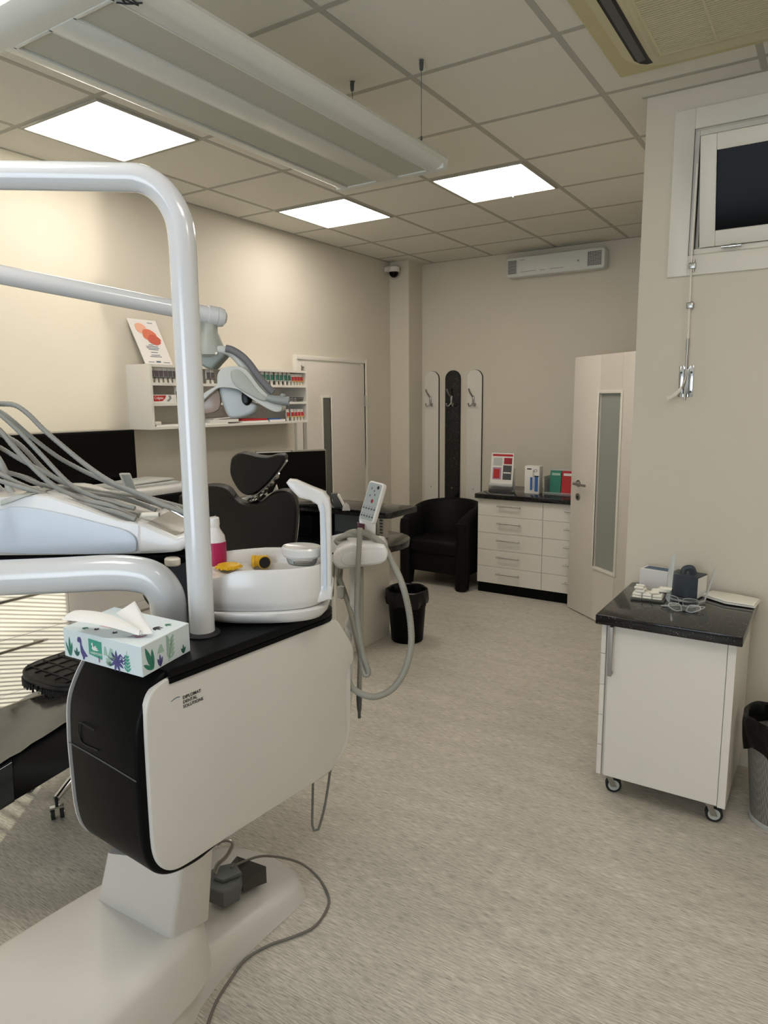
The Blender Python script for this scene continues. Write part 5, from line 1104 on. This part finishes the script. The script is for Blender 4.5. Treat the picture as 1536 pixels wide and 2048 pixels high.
# printed front (long face)
xl, nL = (T0-T1).normalized(), None; Lw = eL.length; xr = eR.normalized(); Rw = eR.length
oL = T1.copy(); nl = xl.cross(ZV).normalized(); nr = xr.cross(ZV).normalized()
oLf = oL + nl*.0003; oRf = T0 + nr*.0003; oT = T0 + ZV*(bh+.0003)
def prt(nm, o, x, y, pts, m, th=.0004): b = nb(); flat(b, o, x, y, pts, th); return obj(nm, b, m, card)
def prts(nm, o, x, y, L_, m):
    b = nb()
    for pts in L_: flat(b, o, x, y, pts, .0004)
    return obj(nm, b, m, card)
def plant(x, y, n, ln, spread, wd, a0=PI/2): return [leafpts(x, y, a0 + spread*(k-(n-1)/2), ln*(1 - .22*abs(k-(n-1)/2)), wd) for k in range(n)]
s_ = Lw/.245
prts('leaf_print', oLf, xl, ZV, [leafpts(.020*s_, .004, PI/2+.0, .048, .008), leafpts(.018*s_, .004, PI/2+.35, .036, .006), leafpts(.022*s_, .004, PI/2-.2, .036, .006)], green_m)
prts('leaf_print', oLf, xl, ZV, plant(.043*s_, .008, 3, .022, .6, .006) + plant(.150*s_, .006, 3, .012, .6, .004), dgreen_m)
prts('dinosaur_print', oLf, xl, ZV, [[(.052, .049), (.056, .057), (.064, .058), (.068, .052), (.068, .040), (.074, .028), (.088, .014), (.078, .012), (.074, .004), (.070, .004), (.069, .010), (.063, .020), (.062, .034), (.062, .044), (.055, .044)]], purple_m)
prt('brand_square', oLf, xl, ZV, [(.094, .022), (.140, .016), (.140, .058), (.094, .060)], teal_m)
prts('swan_mark', oLf + nl*.0004, xl, ZV, [[(.107, .052), (.104, .050), (.1045, .0465), (.1075, .044), (.105, .038), (.110, .034), (.124, .0345), (.130, .037), (.123, .038), (.126, .041), (.121, .042), (.119, .0465), (.115, .0445), (.112, .041), (.1105, .044), (.110, .048), (.109, .052)]], paper_m)
t2 = text('brand_lettering', 'HARMONY', oLf + nl*.0006 + xl*.099 + ZV*.0245, xl, ZV, .0085, paper_m, card, .0003)
prts('leaf_print', oLf, xl, ZV, plant(.128, .006, 3, .020, .3, .004)[:2], mauve_m)
prts('mountain_print', oLf, xl, ZV, [[(.146, .03), (.150, .050), (.154, .050), (.160, .028)], [(.160, .026), (.170, .050), (.177, .048), (.190, .022)]], sagep_m)
prts('leaf_print', oLf, xl, ZV, plant(.163, .006, 5, .026, .45, .007), sagep_m)
prts('star_leaf_print', oLf, xl, ZV, [leafpts(.190, .022, PI*2*k/9+.2, .026, .0075) for k in range(9)], purple_m)
prts('fern_print', oLf, xl, ZV, [leafpts(.226, .004+.008*k, PI/2 + sg*.8, .016-.0015*k, .0045) for k in range(5) for sg in (-1, 1)] + [leafpts(.226, .002, PI/2, .052, .002)], teal_m)
prts('fern_print', oLf, xl, ZV, [leafpts(.213, .018+.007*k, PI/2 + sg*.8, .012, .0035) for k in range(3) for sg in (-1, 1)], purple_m)
prts('leaf_print', oRf, xr, ZV, [leafpts(.036, .006, PI/2+.38, .062, .014), leafpts(.038, .006, PI/2+.05, .048, .011), leafpts(.034, .006, PI/2+.95, .036, .009)], green_m)
prts('leaf_print', oRf, xr, ZV, plant(.062, .003, 3, .030, .4, .007), purple_m)
prts('leaf_print', oRf, xr, ZV, [leafpts(.098, .010+.010*k, PI/2-.25 + sg*.75, .022, .008) for k in range(5) for sg in (-1, 1)] + [leafpts(.092, .004, PI/2-.3, .066, .005)], sagep_m)
prts('leaf_print', oRf, xr, ZV, plant(Rw-.028, .004, 3, .022, .5, .006), dgreen_m)
prts('mountain_print', oRf, xr, ZV, [[(.054, .036), (.064, .054), (.070, .054), (.078, .034)]], sagep_m)
xt, yt = -eL.normalized(), eR.normalized(); oT = T1 + ZV*(bh+.0003)
prts('top_print', oT, xt, yt, plant(.215, .105, 4, .030, .5, .007, .3) + plant(.15, .03, 3, .016, .6, .005) + plant(.09, .025, 3, .016, .6, .005), ink_m)
prts('top_print', oT, xt, yt, [[(.20, .03), (.21, .04), (.225, .036), (.235, .045), (.237, .060), (.232, .064), (.226, .052), (.214, .052), (.204, .044)]], mauve_m)
prts('top_print', oT, xt, yt, [[(.08, .05), (.12, .055), (.125, .068), (.10, .072), (.08, .064)], [(.02, .06), (.05, .07), (.045, .085), (.02, .08)]], mat('blush_print', '#d9b9bd', .6))
prts('top_print', oT, xt, yt, plant(.225, .14, 3, .022, .5, .006, .0) + plant(.05, .02, 3, .02, .5, .006, .3), green_m)
b = nb(); flat(b, oT, xt, yt, sm([(.07, .075, 0), (.13, .062, 0), (.20, .072, 0), (.205, .088, 0), (.13, .10, 0), (.07, .09, 0)], 3) and [(p.x, p.y) for p in sm([(.07, .075, 0), (.13, .062, 0), (.20, .072, 0), (.205, .088, 0), (.13, .10, 0), (.07, .09, 0)], 3)], .0006); obj('slot', b, clearw_m, card)
# tissue: pleated sheet rising from the slot and a flat limb lying to the left
cs = oT + xt*.165 + yt*.075
def sheet(name, rows, m, parent, th=.0008):
    b = nb(); R = [[b.verts.new(V(p)) for p in r] for r in rows]
    for r1_, r2_ in zip(R, R[1:]):
        for k in range(len(r1_)-1): b.faces.new((r1_[k], r1_[k+1], r2_[k+1], r2_[k]))
    bmesh.ops.solidify(b, geom=b.faces[:], thickness=th); return obj(name, b, m, parent, ang=50)
t_tip = V((-1.382,1.036,1.197)); t_l = V((-1.402,0.999,1.175)); t_r = V((-1.287,1.013,1.147)); root = V((-1.298,0.988,1.145))
rows = []
for i in range(9):
    f = i/8; a = root.lerp(t_l, f); c = (root + RV*.014).lerp(t_tip, f) ; d_ = (root + RV*.024).lerp(t_r.lerp(t_tip, f**.7), f)
    row = [a, a.lerp(c, .33) - HV*.006*f, a.lerp(c, .66) - HV*.008*f, c]
    for k in range(1, 6): row.append(c.lerp(d_, k/5*.999) + HV*(.004 if k % 2 else -.002)*f)
    rows.append(row)
ts = sheet('tissue_peak', rows, tissue_m, tb_)
lt = V((-1.473,0.929,1.178)); rows = []
for i in range(10):
    f = i/9; c = (root - RV*.004 + ZV*.002).lerp(lt, f) + ZV*(.010*math.sin(f*PI)); w_ = .006 + .030*math.sin(min(1, f*1.15)*PI*.5)
    rows.append([c + yt*w_*.9 + ZV*.002, c + yt*w_*.3 + ZV*(.007), c - yt*w_*.3 + ZV*.005, c - yt*w_*.8 - ZV*.004])
sheet('tissue_flap', rows, tissue_m, tb_)
rows = []
for i in range(7):
    f = i/6; c = (root).lerp(V((-1.423,0.985,1.158)), f); rows.append([c + ZV*(.012*f) + HV*.01, c + ZV*.004, c - ZV*.006*f - HV*.006])
sheet('tissue_fold', rows, tissue_m, tb_)

# foot control and cable ------------------------------------------------
fc = thing('foot_control', 'grey foot pedal box with dark pedal and chrome bow on the white base plate', 'foot pedal', (-1.52, 1.42, .10))
zf = .100
b = nb(); prism(b, [(-1.561,1.369,0.1),(-1.495,1.374,0.1),(-1.48,1.428,0.1),(-1.514,1.475,0.1),(-1.583,1.476,0.1),(-1.616,1.439,0.1)], ZV*.058, .010, 3); obj('housing', b, footgrey_m, fc)
b = nb(); prism(b, [(-1.561,1.399,0.158),(-1.527,1.404,0.158),(-1.502,1.464,0.158),(-1.557,1.488,0.158),(-1.588,1.45,0.158)], ZV*.014, .004); hs = obj('housing_top', b, footgrey_m, fc)
b = nb(); q = V((-1.52,1.392,0.13)); lathe(b, [(.010, 0), (.010, .004)], q, 14, axis=(.6, -.7, .1)); obj('round_button', b, rubber_m, hs)
A = V((-1.579,1.469,0.15)); B_ = V((-1.588,1.528,0.158)); C2 = V((-1.496,1.569,0.13)); D2 = V((-1.512,1.475,0.115))
b = nb(); loft(b, [[A, B_, C2, D2], [Vector((A.x, A.y, .098)), Vector((B_.x, B_.y, .075)), Vector((C2.x, C2.y, .07)), Vector((D2.x, D2.y, .09))]]); obj('pedal', b, mat('dark_pedal', '#3a3733', .35), fc)
b = nb(); tube(b, [(-1.525,1.372,0.219),(-1.516,1.378,0.248),(-1.494,1.392,0.275),(-1.477,1.403,0.309),(-1.477,1.403,0.322),(-1.492,1.393,0.328),(-1.508,1.383,0.323),(-1.516,1.378,0.313)], .0085, 10, 6, flat=.5); obj('carrying_bow', b, steel_m, fc)
cb = [V(p) for p in ((-1.545,1.458,0.175), (-1.555,1.532,0.15), (-1.536,1.608,0.13))] + [V(p) for p in [(-1.488,1.706,0.07),(-1.441,1.757,0.006),(-1.344,1.703,0.006),(-1.302,1.648,0.006),(-1.286,1.561,0.006),(-1.312,1.494,0.006),(-1.358,1.417,0.006),(-1.378,1.339,0.006),(-1.363,1.262,0.006),(-1.34,1.185,0.006),(-1.298,1.109,0.006),(-1.246,1.039,0.006),(-1.099,0.875,0.006)]]
b = nb(); tube(b, cb, .0042, 8, 10); obj('pedal_cable', b, cable_m, None, label='grey cable curling over the floor from the foot pedal', category='cable')

# patient chair ----------------------------------------------------------
pc = thing('patient_chair', 'black upholstered dental patient chair with raised backrest and headrest behind the unit', 'dental chair', (-2.1, 1.75, 0))
YC = 2.0
def yprism(name, pts, dep, m, bev, parent=pc, which='both', seg=5, y=None, ang=50):
    b = nb(); prism(b, sm(pts, 4), HV*dep, bev, seg, which); return obj(name, b, m, parent, ang=ang)
back_pts = [(-2.332,2,1.249),(-2.305,2,1.279),(-2.239,2,1.31),(-2.121,2,1.33),(-2.045,2,1.32),(-1.993,2,1.277),(-1.929,2,1.264),(-1.865,2,1.276),(-1.807,2,1.315),(-1.746,2,1.331),(-1.705,2,1.32),(-1.684,2,1.278),(-1.687,2,1.206),(-1.7,2,1.128),(-1.724,2,1.008),(-1.781,2,0.84),(-1.866,2,0.701),(-2.183,2,0.619),(-2.282,2,0.736),(-2.331,2,1.039)]
yprism('backrest', back_pts, .10, leather_m, .035)
yprism('backrest_shell', [(-2.443,2.11,1.207),(-2.364,2.11,1.273),(-2.239,2.11,1.296),(-2.159,2.11,1.286),(-2.097,2.11,1.241),(-2.036,2.11,1.227),(-1.963,2.11,1.241),(-1.896,2.11,1.284),(-1.826,2.11,1.305),(-1.781,2.11,1.288),(-1.765,2.11,1.246),(-1.767,2.11,1.181),(-1.783,2.11,1.099),(-1.813,2.11,0.972),(-1.88,2.11,0.772),(-2.302,2.11,0.586),(-2.427,2.11,0.985)], .03, enamel_m, .008)
hd = [(-1.997,1.98,1.42),(-1.985,1.98,1.45),(-1.946,1.98,1.469),(-1.896,1.98,1.466),(-1.848,1.98,1.459),(-1.797,1.98,1.459),(-1.757,1.98,1.469),(-1.723,1.98,1.469),(-1.714,1.98,1.454),(-1.734,1.98,1.425),(-1.77,1.98,1.388),(-1.812,1.98,1.352),(-1.86,1.98,1.32),(-1.907,1.98,1.305),(-1.949,1.98,1.316),(-1.982,1.98,1.35),(-1.999,1.98,1.384)]
yprism('headrest', hd, .10, leather_m, .030)
b = nb(); prism(b, [(-1.746,2.02,1.452),(-1.741,2.02,1.439),(-1.788,2.02,1.391),(-1.841,2.02,1.342),(-1.898,2.02,1.303),(-1.936,2.02,1.287),(-1.974,2.02,1.286),(-1.935,2.02,1.297),(-1.892,2.02,1.315),(-1.843,2.02,1.35),(-1.801,2.02,1.39),(-1.764,2.02,1.43)], HV*.05, .004); hf = obj('headrest_frame', b, enamel_m, pc)
b = nb()
tube(b, [(-1.961,2.06,1.274),(-1.919,2.06,1.297),(-1.864,2.06,1.34),(-1.823,2.06,1.391)], .010, 10, 4)
for px, py, r_ in ((548, 952, .012), (538, 966, .011), (524, 980, .012), (508, 996, .012), (560, 938, .012)):
    pass
tube(b, [(-1.965,2.05,1.269),(-1.924,2.05,1.282),(-1.883,2.05,1.31)], .013, 10, 4); obj('headrest_link', b, chrome_m, pc)
for q in [(-1.819,2.04,1.38),(-1.846,2.04,1.353),(-1.878,2.04,1.326),(-1.917,2.04,1.299)]:
    b = nb(); lathe(b, [(.006, -.012), (.013, -.01), (.013, .01), (.006, .012)], q, 12, axis=(0, 1, 0)); obj('link_knob', b, steel_m, hf)
b = nb(); prism(b, [(-2.001,2.08,1.279),(-1.939,2.08,1.277),(-1.871,2.08,1.308),(-1.851,2.08,1.339),(-1.842,2.08,1.31),(-1.886,2.08,1.256),(-1.968,2.08,1.23),(-2.08,2.08,1.232),(-2.119,2.08,1.292),(-2.078,2.08,1.263)], HV*.03, .004); obj('headrest_plate', b, frame_m, pc)
b = nb()
tube(b, [(-1.921,1.99,1.281),(-1.907,1.99,1.294),(-1.892,1.99,1.281),(-1.875,1.99,1.298),(-1.86,1.99,1.288),(-1.849,1.99,1.302)], .0022, 6, 4); tube(b, [(-2.015,1.99,1.289),(-2.003,1.99,1.3),(-1.993,1.99,1.29),(-1.981,1.99,1.305)], .002, 6, 4); obj('spring_clip', b, rubber_m, pc)
# seat, leg rest (foot end hangs lower, nearer the viewer)
b = nb(); prism(b, [(-2.20, 1.45, .47), (-2.20, 2.02, .56), (-2.20, 2.02, .70), (-2.20, 1.75, .62), (-2.20, 1.45, .55)], (.46, 0, 0), .03, 4); obj('seat', b, leather_m, pc, ang=50)
A, Bn = V((-2.27,1.41,0.52)), V((-2.352,1.055,0.4)); A2, B2_ = V((-2.17,1.338,0.41)), V((-2.308,1.037,0.285))
wv = V((-.30, .20, 0))
top_n = A.lerp(Bn, .5)
b = nb()
M_end = Bn; seg_ = []
def wf(f): return V((-.28 - .22*max(0, f), .18 + .14*max(0, f), 0))
def legring(f, sh=0):
    p, q = A.lerp(Bn, f), A2.lerp(B2_, f); return [p, p + wf(f), q + wf(f), q]
loft(b, [legring(-.12), legring(0), legring(.55), legring(1.0)]); bevel(b, [e for e in b.edges if abs((e.verts[0].co-e.verts[1].co).normalized().dot((A-Bn).normalized())) > .9], .018, 3); obj('leg_rest', b, leather_m, pc, ang=50)
b = nb(); loft(b, [legring(-.1), [V((-2.12, 1.46, .545)), V((-2.21, 1.80, .56)), V((-2.21, 1.80, .47)), V((-2.12, 1.46, .45))]]); obj('knee_section', b, leather_m, pc, ang=50)
b = nb(); up_ = ZV*.004
p, q = A.lerp(Bn, .0), A.lerp(Bn, 1.02)
n_ = 10; rows = []
for i in range(n_+1):
    c = p.lerp(q, i/n_); rows.append([c + wf(i/n_)*(j/8) + ZV*(.006 + .006*abs(math.sin(i*1.9+j*1.3))) for j in range(-0, 9)])
R = [[b.verts.new(V(x)) for x in r] for r in rows]
for r1_, r2_ in zip(R, R[1:]):
    for k in range(8): b.faces.new((r1_[k], r1_[k+1], r2_[k+1], r2_[k]))
bmesh.ops.solidify(b, geom=b.faces[:], thickness=.003); obj('protective_film', b, film_m, pc, ang=60)
b = nb(); f0, f1 = .60, 1.05
R0, R1 = legring(f0), legring(f1); nn = (A-Bn).cross(ZV).normalized()
oo = (Bn-A).cross(ZV).normalized()
if oo.dot(wv) > 0: oo = -oo
loft(b, [[R0[0]+oo*.008+ZV*.004, R0[1], R0[2], R0[3]+oo*.008-ZV*.004], [R1[0]+oo*.010+ZV*.004, R1[1], R1[2], R1[3]+oo*.010-ZV*.004]]); bevel(b, [e for e in b.edges if abs((e.verts[0].co-e.verts[1].co).normalized().dot((A-Bn).normalized())) > .9], .014, 3); obj('foot_end_cover', b, filmbl_m, pc, ang=50)
b = nb(); prism(b, [(-2.25, 1.55, .0), (-1.92, 1.55, .0), (-1.92, 1.98, .0), (-2.25, 1.98, .0)], (0, 0, .07), .02); bx(b, -2.2, -2.0, 1.62, 1.90, .07, .56, .03, 3); obj('chair_column', b, shell_m, pc)
# arm rest pad stands: small bright tray edge between pole and headrest handled by the desk behind

b = nb(); prism(b, sm([(-1.957,1.497,1.034),(-1.93,1.515,1.059),(-1.862,1.559,1.134),(-1.811,1.591,1.151),(-1.776,1.614,1.146),(-1.787,1.607,0.873),(-1.881,1.546,0.877),(-1.923,1.519,0.953),(-1.95,1.502,0.994)], 3), HV*.06, .015, 4); obj('seat_wing', b, leather_m, pc, ang=50)
# operator stool ---------------------------------------------------------
sx, sy = -2.66, 1.71
so2 = thing('operator_stool', 'black quilted operator stool with chrome star base behind the chair leg rest', 'stool', (sx, sy, 0))
b = nb(); ring = []
def sq(cx, cy, w, d, z, n=40, e=3.2):
    out = []
    for k in range(n):
        a = 2*PI*k/n; ca, sa = math.cos(a), math.sin(a); out.append((cx + math.copysign(abs(ca)**(2/e), ca)*w, cy + math.copysign(abs(sa)**(2/e), sa)*d, z))
    return out
zs = .54
loft(b, [sq(sx, sy, .17, .17, zs-.05), sq(sx, sy, .20, .20, zs-.035), sq(sx, sy, .205, .205, zs), sq(sx, sy, .19, .19, zs+.018), sq(sx, sy, .10, .10, zs+.022), sq(sx, sy, .02, .02, zs+.022)]); seat = obj('seat', b, leather_m, so2, ang=60)
b = nb()
for i in range(-2, 3):
    for a, c in (((sx-.17, sy+i*.07), (sx+.17, sy+i*.07)), ((sx+i*.07, sy-.17), (sx+i*.07, sy+.17))): tube(b, [(a[0], a[1], zs+.022), ((a[0]+c[0])/2, (a[1]+c[1])/2, zs+.0235), (c[0], c[1], zs+.022)], .004, 6, 3)
rim_ = sq(sx, sy, .198, .198, zs+.012); tube(b, rim_ + rim_[:1], .008, 8, 1); obj('quilt_stitching', b, quilt_m, seat)
b = nb()
pr_ = sq(sx, sy, .206, .206, zs-.012, 120)
for k in range(120): p = V(pr_[k]); cyl(b, p, p - ZV*(.020+.006*(k % 3)), .0045)
fr_ = obj('fringe', b, quilt_m, seat); fr_['kind'] = 'stuff'
b = nb(); cyl(b, (sx, sy, .09), (sx, sy, .32), .028); cyl(b, (sx, sy, .3), (sx, sy, zs-.04), .016); obj('gas_column', b, chrome_m, so2)
for k in range(5):
    a = math.radians(-64 + 72*k); ex = Vector((sx + .26*math.cos(a), sy + .26*math.sin(a), .085))
    b = nb(); tube(b, [(sx, sy, .115), (sx + .13*math.cos(a), sy + .13*math.sin(a), .105), ex], [.022, .013], 12, 4, flat=1.1); lg = obj('star_leg', b, chrome_m, so2)
    b = nb(); cyl(b, ex + ZV*.005, ex - ZV*.035, .006)
    pd = Vector((-math.sin(a+.6), math.cos(a+.6), 0))
    for s in (-1, 1): cyl(b, Vector((ex.x, ex.y, .027)) + pd*s*.009, Vector((ex.x, ex.y, .027)) + pd*s*.024, .027)
    obj('caster', b, rubber_m, lg)
    b = nb()
    for s in (-1, 1): cyl(b, Vector((ex.x, ex.y, .027)) + pd*s*.0242, Vector((ex.x, ex.y, .027)) + pd*s*.0262, .020)
    fbox(b, Vector((ex.x, ex.y, .027)) - pd*.026 + ZV*.024, pd*.052, (pd.y*.02, -pd.x*.02, 0), (0, 0, .008)); obj('caster_cap', b, chrome_m, lg)
